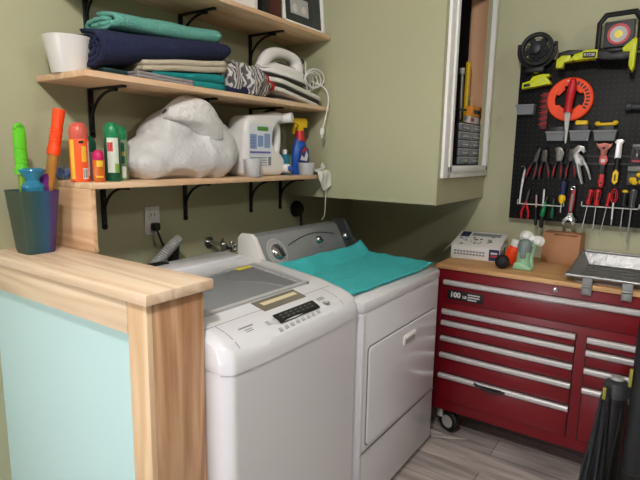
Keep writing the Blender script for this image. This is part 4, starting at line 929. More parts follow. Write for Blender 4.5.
# ------------------------------------------------------------------ pegboard and its tools
PX = 2.892
PB = thing('pegboard', 'black pegboard wall panel covered with hand tools above the red chest', 'pegboard', (PX + 0.003, 0.30, 1.54), -PI / 2)
b = MB(); b.box((-0.43, 0, -0.412), (0.42, 0.014, 0.415), 0.003); b.build('panel', pegboard_mat(), PB, world=False)
b = MB(); b.box((-0.43, -0.003, -0.075), (0.42, 0.002, -0.066), 0.001); b.box((-0.36, -0.006, -0.07 - 0.045), (0.36, -0.001, -0.07 - 0.03), 0.002); b.build('seam_rail', BLACKM, PB, world=False)
for sx in (-0.38, 0.38):
    for sz in (-0.36, 0.36): MB().cyl((sx, 0.014, sz), (sx, 0.0645, sz), 0.015).build('spacer', BLACKM, PB, world=False)
def peg(name, label, cat, y, z, group=None): return thing(name, label, cat, (PX, y, z), -PI / 2, group)
def hook(x, z, par=PB):
    MB().tube([(x, 0.0, z), (x, -0.03, z - 0.002), (x, -0.034, z + 0.006)], 0.0022, n=6).build('hook', BLACKM, par, world=False)
for hx, hz in ((-0.40, 0.36), (-0.27, 0.36), (-0.21, 0.33), (0.06, 0.33), (-0.31, -0.03), (-0.26, -0.03), (-0.2, -0.03), (-0.145, -0.03), (-0.10, -0.02), (0.0, 0.0)): hook(hx, hz)

# round fan
t = peg('desk_fan', 'round black fan in a U-shaped stand at the top of the pegboard', 'fan', 0.645, 2.005)
b = MB(); b.torus((0, -0.045, 0), 0.072, 0.011, n=40, k=10)
for r in (0.02, 0.034, 0.047, 0.06): b.torus((0, -0.06, 0), r, 0.0013, n=36, k=5)
for k in range(20): a = 2 * PI * k / 20; b.tube([(0.018 * math.cos(a), -0.061, 0.018 * math.sin(a)), (0.066 * math.cos(a + 0.25), -0.057, 0.066 * math.sin(a + 0.25))], 0.0012, n=5)
b.build('guard', BLACKP, t, world=False)
b = MB(); b.ring((0, 0), 0.075, 0.066, -0.055, -0.015); b.build('housing', BLACKP, t, world=False)
b = MB()
for k in range(5):
    a = 2 * PI * k / 5 + 0.3; b.prism([(0.015, -0.008), (0.04, -0.022), (0.061, -0.018), (0.063, 0.014), (0.04, 0.012), (0.015, 0.008)], -0.001, 0.001, 'xz', M=Matrix.Translation((0, -0.035, 0)) @ Matrix.Rotation(a, 4, 'Y') @ Matrix.Rotation(0.4, 4, 'X'))
b.build('blades', DKGREY, t, world=False)
MB().lathe([(0.048, 0), (0.045, 0.012), (0, 0.013)], (0, -0.012, 0), (0, -1, 0), n=24).build('motor', BLACKP, t, world=False)
MB().lathe([(0.021, 0), (0.021, 0.006), (0.017, 0.009), (0, 0.01)], (0, -0.056, 0), (0, -1, 0), n=24).build('hub', DKGREY, t, world=False)
b = MB(); b.tube([(-0.088, -0.035, 0.03)] + [(-0.09 * math.cos(a), -0.035, -0.09 * math.sin(a)) for a in [PI * k / 16 for k in range(17)]] + [(0.088, -0.035, 0.03)], 0.008, n=8); b.box((-0.045, -0.06, -0.115), (0.045, -0.005, -0.088), 0.008)
b.build('stand', BLACKP, t, world=False)
for sx in (-1, 1): MB().cyl((sx * 0.095, -0.035, 0.02), (sx * 0.08, -0.035, 0.02), 0.012).build('pivot_knob', BLACKP, t, world=False)
# lime sander under the fan
t = peg('palm_sander', 'lime yellow hand tool with slanted body right beneath the black fan', 'power tool', 0.633, 1.84)
b = MB(); b.prism([(-0.072, -0.022), (-0.068, 0.008), (-0.03, 0.014), (-0.015, 0.032), (0.03, 0.036), (0.066, 0.03), (0.066, 0.02), (0.05, 0.016), (0.068, -0.008), (0.066, -0.02)], -0.06, -0.002, 'xz', 0.007, M=Matrix.Rotation(-0.12, 4, 'Y')); b.build('body', LIME, t, world=False)
b = MB(); b.box((-0.06, -0.0615, -0.016), (-0.028, -0.058, 0.0), 0.002, M=Matrix.Rotation(-0.12, 4, 'Y')); b.build('badge', BLKP, t, world=False)
MB().ball((-0.01, -0.03, 0.058), (0.02, 0.02, 0.012)).build('knob', LIME, t, world=False)
MB().tube([(-0.055, -0.03, 0.02), (-0.02, -0.035, 0.045), (0.03, -0.035, 0.09)], 0.005, n=8).build('strap', BLACKP, t, world=False)
# cordless multi tool
t = peg('cordless_multi_tool', 'lime and black cordless tool lying level along the pegboard top', 'power tool', 0.4085, 1.9385)
t.location.x -= 0.045; WM[t.name] = Matrix.Translation(t.location) @ Matrix.Rotation(-PI / 2, 4, 'Z')
for hx in (-0.05, 0.05): MB().tube([(hx, 0.048, -0.028), (hx, -0.066, -0.03), (hx, -0.072, -0.015)], 0.0025, n=6).build('support_hook', BLACKM, t, world=False)
R1 = Matrix.Rotation(0.05, 4, 'Y') @ Matrix.Diagonal((0.9, 1, 1, 1))
b = MB(); b.prism([(-0.075, -0.022), (-0.055, 0.012), (-0.02, 0.022), (0.0, 0.03), (0.055, 0.03), (0.06, -0.012), (0.0, -0.014), (-0.04, -0.018)], -0.07, -0.01, 'xz', 0.008, M=R1); b.build('lime_shell', LIME, t, world=False)
b = MB(); b.prism([(0.05, 0.028), (0.10, 0.026), (0.125, 0.012), (0.22, 0.03), (0.225, -0.01), (0.18, -0.022), (0.10, -0.02), (0.05, -0.014)], -0.068, -0.012, 'xz', 0.009, M=R1)
b.prism([(-0.14, 0.0), (-0.135, 0.022), (-0.09, 0.034), (-0.02, 0.03), (-0.03, 0.015), (-0.08, 0.005)], -0.06, -0.02, 'xz', 0.006, M=R1); b.build('black_grip', BLACKP, t, world=False)
b = MB(); b.prism([(-0.14, -0.05), (-0.142, -0.012), (-0.12, 0.008), (-0.075, 0.01), (-0.06, -0.02), (-0.10, -0.024), (-0.105, -0.05)], -0.062, -0.018, 'xz', 0.006, M=R1); b.build('tool_head', LIME, t, world=False)
b = MB(); b.prism([(0.165, 0.03), (0.215, 0.075), (0.225, 0.07), (0.232, -0.055), (0.222, -0.075), (0.205, -0.05), (0.2, 0.012), (0.17, 0.012)], -0.075, -0.008, 'xz', 0.006, M=R1); b.build('battery', LIME, t, world=False)
b = MB(); b.prism(rrect(-0.012, 0.05, -0.008, 0.018, 0.004), -0.0715, -0.069, 'xz', 0.0006, M=R1); bg = b.build('badge', BLKP, t, world=False)
b = MB(); b.text('RYOBI', 0.0185, (0, 0, 0), (1, 0, 0), (0, 0, 1)); bmesh.ops.transform(b.bm, matrix=R1 @ Matrix.Translation((0.019, -0.0722, 0.005)), verts=b.bm.verts); b.build('lettering', PAPER, bg, world=False)
# work light
t = peg('work_light', 'black framed work light with round red-ringed lamp at the pegboard top', 'work light', 0.285, 2.045)
oc = [(-0.085, -0.075), (-0.085, 0.05), (-0.06, 0.085), (0.06, 0.088), (0.085, 0.05), (0.085, -0.075), (0.06, -0.09), (-0.06, -0.09)]
b = MB()
for p, q in zip(oc, oc[1:] + oc[:1]): b.tube([(p[0], -0.035, p[1]), (q[0], -0.035, q[1])], 0.012, n=8); b.ball((p[0], -0.035, p[1]), 0.012, u=10, v=6)
b.build('cage_frame', BLACKP, t, world=False)
b = MB(); b.prism([(-0.062, -0.065), (-0.062, 0.05), (0.062, 0.052), (0.062, -0.065)], -0.05, -0.006, 'xz', 0.006); b.box((-0.075, -0.03, -0.09), (0.075, -0.004, -0.06), 0.004); b.build('housing', DKGREY, t, world=False)
b = MB(); b.ring((0.0, -0.01), 0.047, 0.036, -0.06, -0.045); b.build('lamp_ring', REDP, t, world=False)
b = MB(); b.lathe([(0.037, 0), (0.022, -0.006), (0, -0.008)], (0, -0.058, -0.01), (0, -1, 0), n=28); b.build('reflector', LGREY, t, world=False)
MB().lathe([(0.019, 0.0), (0.017, 0.004), (0, 0.005)], (0, -0.054, -0.01), (0, -1, 0), n=22).build('lamp_chip', mat('yellow_chip', (250, 226, 60), 0.4, emit=0.0), t, world=False)
# orange fish tape reel
t = peg('fish_tape_reel', 'bright orange ring-shaped fish tape reel hanging on the pegboard', 'reel', 0.473, 1.751)
b = MB(); b.ring((0, 0), 0.1, 0.068, -0.03, -0.004, n=56)
for a in (0.9, 2.3, 3.9, 5.4):
    b.prism([(0.05, -0.02), (0.072, -0.03), (0.072, 0.03), (0.05, 0.02)], -0.028, -0.006, 'xz', 0.003, M=Matrix.Rotation(a, 4, 'Y'))
b.torus((0, -0.017, 0), 0.099, 0.0085, n=56, k=8); b.build('reel_case', ORANGE, t, world=False)
b = MB()
for k in range(9):
    a = -0.55 + k * 0.21; b.prism([(0.075, -0.005), (0.092, -0.004), (0.092, 0.004), (0.075, 0.005)], -0.0312, -0.0295, 'xz', M=Matrix.Rotation(-a, 4, 'Y'))
b.prism([(-0.018, 0.087), (0.004, 0.09), (0.004, 0.095), (-0.018, 0.092)], -0.0312, -0.0295, 'xz', m=1); b.build('case_print', [BLKP, PAPER], t, world=False)
# jab saw
t = peg('jab_saw', 'red handled jab saw hanging in front of the orange reel', 'saw', 0.466, 1.77)
b = MB(); b.tube([(0.002, -0.05, 0.075), (0.006, -0.052, 0.055), (0.0, -0.052, 0.0), (-0.006, -0.05, -0.065), (-0.006, -0.05, -0.085)], [0.013, 0.019, 0.021, 0.017, 0.021], n=14, smooth=2); b.build('handle', REDP, t, world=False)
b = MB(); b.prism([(-0.02, -0.085), (0.006, -0.085), (-0.001, -0.235), (-0.005, -0.24)], -0.051, -0.049, 'xz')
for k in range(26): z = -0.09 - k * 0.0055; x = 0.0058 - 0.007 * (k / 26); b.prism([(x, z), (x + 0.0035, z - 0.0027), (x, z - 0.005)], -0.0508, -0.0492, 'xz')
b.build('blade', STEEL, t, world=False)
MB().tube([(0.002, 0, 0.07), (0.002, -0.055, 0.07), (0.002, -0.058, 0.078)], 0.0025, n=6).build('hanger', BLACKM, t, world=False)
# bins
def tray_bin(y, z, w, h, label):
    t = peg('parts_bin', label, 'storage bin', y, z)
    b = MB(); d = 0.062; b.box((-w / 2, -d, 0), (w / 2, 0, h))
    for v in b.bm.verts:
        if v.co.z < h / 2: v.co.x *= 0.86; v.co.y *= 0.74
    b.box((-w / 2 + 0.004, -d + 0.004, h - 0.001), (w / 2 - 0.004, -0.004, h + 0.0008), m=1)
    b.box((-w / 2 - 0.002, -d - 0.003, h - 0.009), (w / 2 + 0.002, -d + 0.001, h), 0.001); b.box((-w / 2 - 0.002, -d, h - 0.007), (-w / 2 + 0.001, 0, h)); b.box((w / 2 - 0.001, -d, h - 0.007), (w / 2 + 0.002, 0, h))
    b.build('bin_wall', [mat('grey_bin', (128, 130, 136), 0.5), BLKP], t, world=False)
    return t
tray_bin(0.678, 1.682, 0.09, 0.05, 'grey plastic bin at the left edge of the pegboard')
tray_bin(0.52, 1.546, 0.088, 0.046, 'grey bin holding black bits, left of the jab saw blade')
tray_bin(0.408, 1.546, 0.092, 0.05, 'grey bin with yellow item, just right of the saw blade')
tray_bin(0.298, 1.546, 0.098, 0.05, 'grey bin with two yellow knobs above the painter tool')
t = peg('black_insert', 'black bit set sitting in the grey bin left of the saw blade', 'bit set', 0.52, 1.555)
b = MB(); b.box((-0.038, -0.05, 0), (0.038, -0.006, 0.062), 0.004)
for k in range(8): b.cyl((-0.033 + k * 0.0092, -0.04, 0.06), (-0.033 + k * 0.0092, -0.04, 0.07), 0.0032, n=8, m=1)
b.build('case', [BLACKP, STEELD], t, world=False)
t = peg('yellow_case', 'black and yellow clip case sitting in the middle grey bin', 'case', 0.408, 1.555)
b = MB(); b.box((-0.037, -0.045, 0), (0.037, -0.008, 0.068), 0.004, m=0); b.box((-0.025, -0.052, 0.068), (0.03, -0.006, 0.09), 0.005, m=1); b.build('case', [BLACKP, YEL], t, world=False)
t = peg('yellow_knob_tool', 'yellow knobbed black tool resting in the right grey bin', 'tool', 0.298, 1.555)
b = MB(); b.box((-0.037, -0.045, 0), (0.037, -0.01, 0.064), 0.006, m=0); b.cyl((-0.042, -0.03, 0.068), (0.042, -0.03, 0.072), 0.008, m=1); b.ball((-0.038, -0.03, 0.074), (0.013, 0.011, 0.011), m=1); b.ball((0.038, -0.03, 0.077), (0.013, 0.011, 0.011), m=1); b.build('body', [BLACKP, YEL], t, world=False)
# red drill bit strip
t = peg('drill_bit_rack', 'red strip rack of drill bits left of the orange reel', 'bit rack', 0.593, 1.70)
b = MB(); b.box((-0.014, -0.012, -0.092), (0.02, -0.004, 0.092), 0.002); b.build('strip', mat('dark_red_plastic', (120, 22, 32), 0.45), t, world=False)
b = MB()
for k in range(12):
    z = -0.08 + k * 0.0145; b.cyl((-0.02, -0.016, z - 0.004), (0.022, -0.016, z + 0.003), 0.0026, n=7, m=k % 2)
b.build('bits', [STEELD, REDP], t, world=False)

# pliers
def pliers(label, y, z, tilt, jaw, spread=0.024, hm=None):
    t = thing('pliers', label, 'pliers', (PX, y, z), -PI / 2, 'pliers hanging in a row'); R = Matrix.Translation((0, -0.028, 0)) @ Matrix.Rotation(tilt, 4, 'Y')
    b = MB()
    if jaw == 'long': pr = [(-0.011, -0.012), (-0.012, 0.012), (-0.004, 0.064), (0.004, 0.064), (0.012, 0.012), (0.011, -0.012)]
    elif jaw == 'slip': pr = [(-0.014, -0.012), (-0.022, 0.03), (-0.03, 0.05), (-0.016, 0.058), (0.004, 0.055), (0.012, 0.04), (0.02, 0.03), (0.013, -0.012)]
    else: pr = [(-0.013, -0.014), (-0.016, 0.014), (-0.011, 0.048), (0.011, 0.048), (0.016, 0.014), (0.013, -0.014)]
    b.prism(pr, -0.006, 0.006, 'xz', 0.002, M=R); b.cyl((0, -0.008, 0), (0, 0.008, 0), 0.007, n=16, M=R); b.build('jaws', mat('worn_steel', (112, 108, 104), 0.4, 0.8, var=0.15, scale=50) if jaw == 'slip' else STEELD, t, world=False)
    b = MB(); b.box((-0.0008, -0.0066, 0.008), (0.0008, -0.0058, 0.046), M=R); b.build('jaw_gap', BLKP, t, world=False)
    for s in (-1, 1):
        h = MB(); h.tube([(s * 0.006, 0, -0.008), (s * 0.016, 0, -0.032), (s * spread, 0, -0.065), (s * (spread - 0.003), 0, -0.105)], [0.0052, 0.0075, 0.0085, 0.007], n=10, smooth=2, M=R)
        o = h.build('handle', BLACKP, t, world=False)
        h = MB(); h.tube([(s * 0.012, -0.003, -0.03), (s * (spread - 0.003), -0.004, -0.065), (s * (spread - 0.0045), -0.003, -0.102)], [0.003, 0.0058, 0.003], n=8, smooth=2, M=R); h.build('grip_inlay', hm or REDP, o, world=False)
    return t
DRED = mat('dull_red_grip', (160, 34, 46), 0.45)
pliers('thin-nosed pliers with red and black grips, first of the plier row', 0.607, 1.448, 0.25, 'long', 0.022, DRED)
pliers('short-jawed pliers with red and black grips, second of the plier row', 0.565, 1.452, -0.05, 'short', 0.026, DRED)
pliers('wide-jawed silver slip pliers, third of the plier row', 0.493, 1.456, 0.08, 'slip', 0.022, DRED)
pliers('dark-jawed pliers beside the silver locking pliers', 0.438, 1.458, -0.03, 'short', 0.024, DRED)
t = peg('locking_pliers', 'all-silver locking pliers hanging at a slant on the pegboard', 'pliers', 0.395, 1.455)
R = Matrix.Translation((0, -0.03, 0)) @ Matrix.Rotation(-0.2, 4, 'Y') @ Matrix.Diagonal((1.25, 1, 1.08, 1))
b = MB(); b.prism([(-0.018, -0.03), (-0.026, 0.02), (-0.018, 0.055), (0.0, 0.066), (0.018, 0.056), (0.024, 0.03), (0.012, 0.026), (0.006, 0.04), (-0.004, 0.03), (0.014, 0.0), (0.01, -0.03)], -0.006, 0.006, 'xz', 0.002, M=R); b.build('jaws', STEEL, t, world=False)
b = MB(); b.tube([(-0.012, 0, -0.02), (-0.012, 0, -0.06), (-0.006, 0, -0.115)], [0.01, 0.009, 0.006], n=10, smooth=1, M=R); b.build('handle', STEEL, t, world=False)
b = MB(); b.tube([(0.008, 0, -0.01), (0.02, 0, -0.05), (0.026, 0, -0.10)], [0.007, 0.006, 0.004], n=10, smooth=1, M=R); b.cyl((0, -0.008, 0.0), (0, 0.008, 0.0), 0.006, M=R); b.build('handle', STEEL, t, world=False)
# painter tool
t = peg('painters_tool', 'red handled painter scraper tool with dull reddish blade on the pegboard', 'scraper', 0.295, 1.43)
b = MB(); b.prism([(-0.038, 0.108), (-0.028, 0.10), (0.0, 0.106), (0.026, 0.1), (0.034, 0.106), (0.03, 0.085), (0.016, 0.072), (0.012, 0.04), (-0.012, 0.04), (-0.016, 0.07), (-0.032, 0.088)], -0.032, -0.028, 'xz', 0.0008)
b.cyl((-0.002, -0.0325, 0.08), (-0.002, -0.0275, 0.08), 0.006, m=1); b.build('blade', [mat('reddish_steel', (150, 92, 82), 0.4, 0.6, var=0.2, scale=40), BLKP], t, world=False)
b = MB(); b.prism([(-0.015, 0.045), (0.015, 0.045), (0.022, 0.02), (0.013, 0.0), (-0.013, 0.0), (-0.018, 0.02)], -0.038, -0.022, 'xz', 0.004); b.box((-0.008, -0.0395, 0.012), (0.01, -0.0375, 0.028), m=1); b.build('collar', [mat('pale_red_plastic', (204, 90, 84), 0.4), PAPER], t, world=False)
b = MB(); b.prism([(-0.012, 0.002), (0.012, 0.002), (0.011, -0.05), (-0.011, -0.05)], -0.04, -0.02, 'xz', 0.005, m=0); b.prism([(-0.010, -0.045), (0.012, -0.045), (0.015, -0.09), (0.01, -0.112), (-0.006, -0.112), (-0.012, -0.09)], -0.041, -0.019, 'xz', 0.006, m=1); b.cyl((0.001, -0.042, -0.09), (0.001, -0.018, -0.09), 0.005, m=2); b.build('handle', [BLACKP, REDP, BLKP], t, world=False)
# hammer-like scraper
t = peg('claw_hammer', 'silver headed tool with black and yellow handle right of the red scraper', 'hammer', 0.234, 1.44)
b = MB(); b.prism([(-0.014, 0.02), (-0.012, 0.09), (-0.02, 0.098), (-0.012, 0.112), (0.012, 0.114), (0.022, 0.104), (0.014, 0.09), (0.014, 0.02)], -0.036, -0.022, 'xz', 0.003); b.build('head', ALU, t, world=False)
b = MB(); b.tube([(0, -0.03, 0.025), (0.0, -0.03, -0.02), (-0.002, -0.03, -0.06), (-0.004, -0.03, -0.105)], [0.012, 0.012, 0.015, 0.011], n=12, smooth=1); b.build('handle', BLACKP, t, world=False)
b = MB(); b.prism([(-0.013, -0.045), (0.0, -0.03), (0.012, -0.045), (0.012, -0.09), (-0.002, -0.106), (-0.015, -0.09)], -0.046, -0.036, 'xz', 0.004); b.prism([(-0.004, -0.055), (0.002, -0.055), (0.002, -0.085), (-0.004, -0.085)], -0.0475, -0.045, 'xz', m=1); b.build('grip_inlay', [YEL, BLKP], t, world=False)
# carded packs at the right
t = peg('blister_pack', 'grey clear-fronted blister pack at the right of the pegboard', 'package', 0.145, 1.487)
b = MB(); b.box((-0.036, -0.01, -0.045), (0.05, -0.006, 0.045), 0.001); b.build('card', DKGREY, t, world=False)
b = MB(); b.box((-0.03, -0.035, -0.025), (0.045, -0.01, 0.03), 0.006); b.build('blister', mat('smoky_plastic', (96, 96, 100), 0.2, trans=0.2), t, world=False)
b = MB(); b.box((-0.03, -0.0115, -0.041), (0.045, -0.0095, -0.03), m=0); b.box((-0.032, -0.012, 0.031), (0.046, -0.0095, 0.042), m=1)
for k in range(4): b.cyl((-0.02 + 0.018 * k, -0.036, -0.02), (-0.02 + 0.018 * k, -0.036, 0.02), 0.005, m=2)
b.build('contents', [mat('pink_print', (190, 70, 90), 0.5), GREYP, STEELD], t, world=False)
t = peg('parts_pack', 'pack of bright yellow pieces hanging below the grey blister pack', 'package', 0.14, 1.38)
b = MB(); b.box((-0.048, -0.008, -0.045), (0.055, -0.004, 0.048), 0.001); b.box((-0.048, -0.03, 0.022), (0.055, -0.006, 0.046), 0.003, m=1); b.build('card', [DKGREY, mat('grey_header', (120, 122, 120), 0.4)], t, world=False)
b = MB(); random.seed(4)
for k in range(16): b.ball((-0.04 + 0.09 * random.random(), -0.016 - 0.012 * random.random(), -0.034 + 0.042 * random.random()), (0.013, 0.008, 0.012), u=10, v=6)
b.build('yellow_pieces', YEL, t, world=False)
t = peg('flashlight', 'dark metal flashlight sticking out at the right of the pegboard', 'flashlight', 0.15, 1.705)
b = MB(); b.cyl((-0.062, -0.03, 0.0), (0.09, -0.03, -0.008), 0.016, n=20, bev=0.003); b.build('barrel', DKGREY, t, world=False)
MB().cyl((-0.075, -0.03, 0.001), (-0.05, -0.03, 0.0), 0.0215, n=20, bev=0.003).build('head', DKGREY, t, world=False)
# pick tool
t = peg('pick_tool', 'thin white hooked pick hanging at the left edge of the pegboard', 'pick', 0.667, 1.31)
b = MB(); b.tube([(0.01, -0.02, 0.085), (0.002, -0.022, 0.106), (-0.012, -0.02, 0.10)], 0.0022, smooth=1, n=6); b.build('tip', STEEL, t, world=False)
b = MB(); b.tube([(0.008, -0.02, 0.088), (0.003, -0.02, 0.05), (-0.004, -0.02, -0.03), (-0.006, -0.02, -0.095)], [0.003, 0.0065, 0.0045, 0.004], n=10, smooth=1); b.build('shaft', WHITEP, t, world=False)
# wire racks
def rack(label, y, z, x0, x1):
    t = peg('wire_rack', label, 'tool rack', y, z)
    b = MB(); b.tube([(x0, 0, 0.02), (x0, -0.012, 0.02), (x0, -0.014, 0.0), (x0 + 0.004, -0.036, 0.0), (x1 - 0.004, -0.036, 0.0), (x1, -0.014, 0.0), (x1, -0.012, 0.02), (x1, 0, 0.02)], 0.0028, n=8)
    b.tube([(x0 + 0.004, -0.014, 0.0), (x1 - 0.004, -0.014, 0.0)], 0.0024, n=8); b.build('wire_frame', mat('pale_wire', (200, 200, 196), 0.4, 0.3), t, world=False)
rack('pale wire rack holding the green screwdrivers, left of the wrench', 0.57, 1.213, -0.115, 0.115); rack('pale wire rack holding the row of red and black screwdrivers', 0.247, 1.222, -0.125, 0.125)
# screwdrivers: zh top of the handle, zc collar, ze tip
def driver(label, y, zh, zc, ze, r, mats, tilt=0.0, rs=0.003, stripe=None, name='screwdriver', up=False):
    t = thing(name, label, 'screwdriver', (PX, y, zc), -PI / 2); R = Matrix.Translation((0, -0.025, 0)) @ Matrix.Rotation(tilt, 4, 'Y'); s = -1 if up else 1; h = abs(zh - zc); l = abs(zc - ze)
    b = MB(); b.lathe([(0, s * h), (r * 0.8, s * h * 0.98), (r, s * h * 0.85), (r * 0.92, s * h * 0.5), (r * 0.7, s * h * 0.22), (r * 0.85, s * h * 0.08), (rs * 1.6, 0)], n=14, M=R); 
    if up: bmesh.ops.reverse_faces(b.bm, faces=b.bm.faces)
    o = b.build('handle', mats[0], t, world=False)
    b = MB(); b.cyl((0, 0, s * 0.004), (0, 0, -s * l * 0.93), rs, n=9, M=R); b.cyl((0, 0, -s * l * 0.92), (0, 0, -s * l), rs, rs * 0.5, n=8, M=R); b.build('shaft', mats[1], t, world=False)
    if stripe is not None:
        b = MB()
        for k in range(6):
            a = PI / 3 * k; b.tube([(r * 0.95 * math.cos(a), r * 0.95 * math.sin(a), s * h * 0.85), (r * 0.86 * math.cos(a), r * 0.86 * math.sin(a), s * h * 0.4)], r * 0.2, n=6, M=R)
        b.build('stripes', stripe, o, world=False)
    return t
driver('thin tool with black handle hanging below its pale shaft, left of the two', 0.586, 1.10, 1.20, 1.265, 0.0085, (BLACKP, mat('pale_pink_shaft', (220, 170, 176), 0.4)), -0.05, 0.004, up=True)
driver('thin tool with black handle and pale shaft, beside the green screwdrivers', 0.553, 1.09, 1.205, 1.297, 0.011, (BLACKP, WHITEP), 0.0, 0.0045, up=True)
driver('larger green handled screwdriver tilted in the left wire rack', 0.541, 1.15, 1.225, 1.26, 0.013, (GREENP, STEEL), 0.18, 0.003, up=True)
driver('small dark green handled screwdriver upright in the left wire rack', 0.503, 1.145, 1.222, 1.25, 0.011, (GREEND, STEEL), 0.03, 0.003, up=True)
t = driver('navy handled screwdriver with yellow collar beside the adjustable wrench', 0.464, 1.345, 1.25, 1.178, 0.0165, (NAVYP, STEEL), 0.02, 0.0035)
b = MB(); b.lathe([(0.012, 0.022), (0.0165, 0.012), (0.017, -0.006), (0.009, -0.022), (0.004, -0.026)], (0.0, -0.025, 0), n=14); b.build('yellow_collar', YEL, t, world=False)
t = peg('snips', 'small red handled snips hanging in the left wire rack', 'snips', 0.642, 1.225)
b = MB(); b.prism([(-0.004, 0.0), (0.0, 0.045), (0.01, 0.075), (0.012, 0.04), (0.008, 0.0)], -0.024, -0.018, 'xz', 0.001, M=Matrix.Rotation(0.1, 4, 'Y')); b.build('jaws', STEELD, t, world=False)
for s, x in ((-1, -0.018), (1, 0.02)):
    MB().tube([(0.004, -0.022, 0.002), (x * 0.5, -0.022, -0.03), (x, -0.022, -0.06), (x * 0.85, -0.022, -0.092)], [0.004, 0.0065, 0.0065, 0.005], n=8, smooth=1).build('handle', REDP, t, world=False)
t = peg('adjustable_wrench', 'adjustable wrench with dull red grip and open silver jaw', 'wrench', 0.416, 1.22)
R = Matrix.Translation((0, -0.026, 0)) @ Matrix.Rotation(0.06, 4, 'Y')
b = MB(); b.prism([(-0.012, -0.055), (-0.032, -0.075), (-0.034, -0.095), (-0.018, -0.108), (-0.02, -0.09), (-0.008, -0.078), (0.006, -0.08), (0.014, -0.1), (0.03, -0.098), (0.032, -0.072), (0.016, -0.05), (0.008, -0.035), (-0.008, -0.035)], -0.006, 0.006, 'xz', 0.0015, M=R); b.cyl((-0.006, -0.0075, -0.066), (0.01, -0.0075, -0.06), 0.005, M=R); b.torus((0, -0.026, 0.088), 0.009, 0.004, n=18); b.build('jaw_head', CHROME, t, world=False)
b = MB(); b.prism([(-0.009, -0.04), (-0.014, 0.02), (-0.011, 0.08), (0.009, 0.082), (0.012, 0.02), (0.008, -0.04)], -0.008, 0.008, 'xz', 0.004, M=R); b.prism([(-0.005, -0.03), (-0.007, 0.06), (0.004, 0.062), (0.004, -0.03)], -0.0092, -0.007, 'xz', m=1, M=R); b.build('handle', [DRED, GREYP], t, world=False)
driver('red handled screwdriver tilted left, first in the right wire rack', 0.343, 1.308, 1.226, 1.098, 0.0145, (REDP, STEEL), 0.12, 0.003, BLKP)
driver('red and black handled screwdriver upright, second in the right wire rack', 0.305, 1.31, 1.222, 1.097, 0.0155, (REDP, STEEL), 0.03, 0.003, BLKP)
driver('slim red handled screwdriver, third in the right wire rack', 0.258, 1.295, 1.224, 1.079, 0.0095, (REDP, STEEL), 0.12, 0.0028)
t = peg('hex_key', 'red looped handle hex key between the slim red and yellow-top screwdrivers', 'hex key', 0.231, 1.235)
b = MB(); b.torus((0, -0.03, 0.045), 0.014, 0.0028, n=30, k=8, sx=1, sy=2.4); b.torus((0, -0.03, 0.045), 0.007, 0.002, n=24, k=6, sx=1, sy=3.2); b.build('loop_handle', REDP, t, world=False)
b = MB(); b.cyl((0, -0.03, 0.012), (0.001, -0.03, -0.07), 0.0045, n=10); b.cyl((0.001, -0.03, -0.07), (0.001, -0.03, -0.098), 0.003, n=8); b.build('shaft', ALU, t, world=False)
t = driver('black handled screwdriver with yellow top in the right wire rack', 0.188, 1.305, 1.228, 1.108, 0.0155, (BLACKP, STEEL), 0.02, 0.0032)
b = MB(); b.lathe([(0.0125, 0.069), (0.0145, 0.074), (0.012, 0.083), (0, 0.085)], (0.0015, -0.025, 0), n=14); b.build('cap', YEL, t, world=False)
driver('long smoky grey handled screwdriver at the right end of the right rack', 0.153, 1.317, 1.222, 1.055, 0.0175, (mat('smoky_handle', (78, 80, 84), 0.25, trans=0.1), STEEL), 0.02, 0.0042)

# ------------------------------------------------------------------ inside the bulkhead opening
NZ = WZ0
t = thing('drawer_organizer', 'black organizer with clear little drawers standing in the white framed opening', 'organizer', (2.74, 0.95, NZ))
ox0, ox1, oy, ozh = 2.565, 2.93, 0.925, 0.225
b = MB(); b.box((ox0, oy + 0.004, NZ), (ox1, oy + 0.045, NZ + ozh), 0.002)
b.build('case', BLACKP, t)
for r in range(5):
    for c in range(2):
        x0 = ox0 + 0.008 + c * 0.174; z0 = NZ + 0.008 + r * 0.0425
        d = MB(); d.box((x0, oy - 0.002, z0), (x0 + 0.17, oy + 0.006, z0 + 0.037), 0.003); d = d.build('drawer', mat('clear_drawer', (132, 138, 150), 0.2, var=0.5, scale=50), t)
        k = MB(); k.box((x0 + 0.055, oy - 0.012, z0 + 0.012), (x0 + 0.115, oy - 0.001, z0 + 0.018), 0.002); k.box((x0 + 0.002, oy - 0.0035, z0 + 0.034), (x0 + 0.168, oy - 0.001, z0 + 0.037), m=1); k.build('pull', [LGREY, PAPER], d)
ZO = NZ + ozh
t = thing('green_pouch', 'clear and green plastic pouch on top of the black organizer', 'pouch', (2.63, 0.95, ZO))
b = heap((2.63, 0.947, ZO + 0.03), (0.075, 0.022, 0.032), 3, 0.008, 22); b.build('pouch_body', mat('pale_green_film', (150, 196, 170), 0.25, var=0.4, scale=26), t, ang=180)
MB().box((2.585, 0.94, ZO + 0.056), (2.68, 0.95, ZO + 0.064), 0.003).build('zip_edge', GREENP, t)
t = thing('orange_carton', 'small orange carton on top of the black organizer', 'box', (2.83, 0.95, ZO))
b = MB(); b.box((2.745, 0.936, ZO), (2.92, 0.97, ZO + 0.038), 0.002, m=1); b.box((2.765, 0.931, ZO + 0.038), (2.925, 0.97, ZO + 0.094), 0.002, m=0); b.box((2.795, 0.9302, ZO + 0.052), (2.895, 0.9318, ZO + 0.074), m=2); b.box((2.77, 0.9352, ZO + 0.01), (2.82, 0.9368, ZO + 0.03), m=3)
b.build('carton_body', [mat('orange_card', (232, 150, 40), 0.55), PAPER, BLKP, mat('red_print', (180, 60, 40), 0.5)], t)
t = thing('spirit_level', 'yellow level leaning upright behind the organizer', 'level', (2.85, 1.0, NZ))
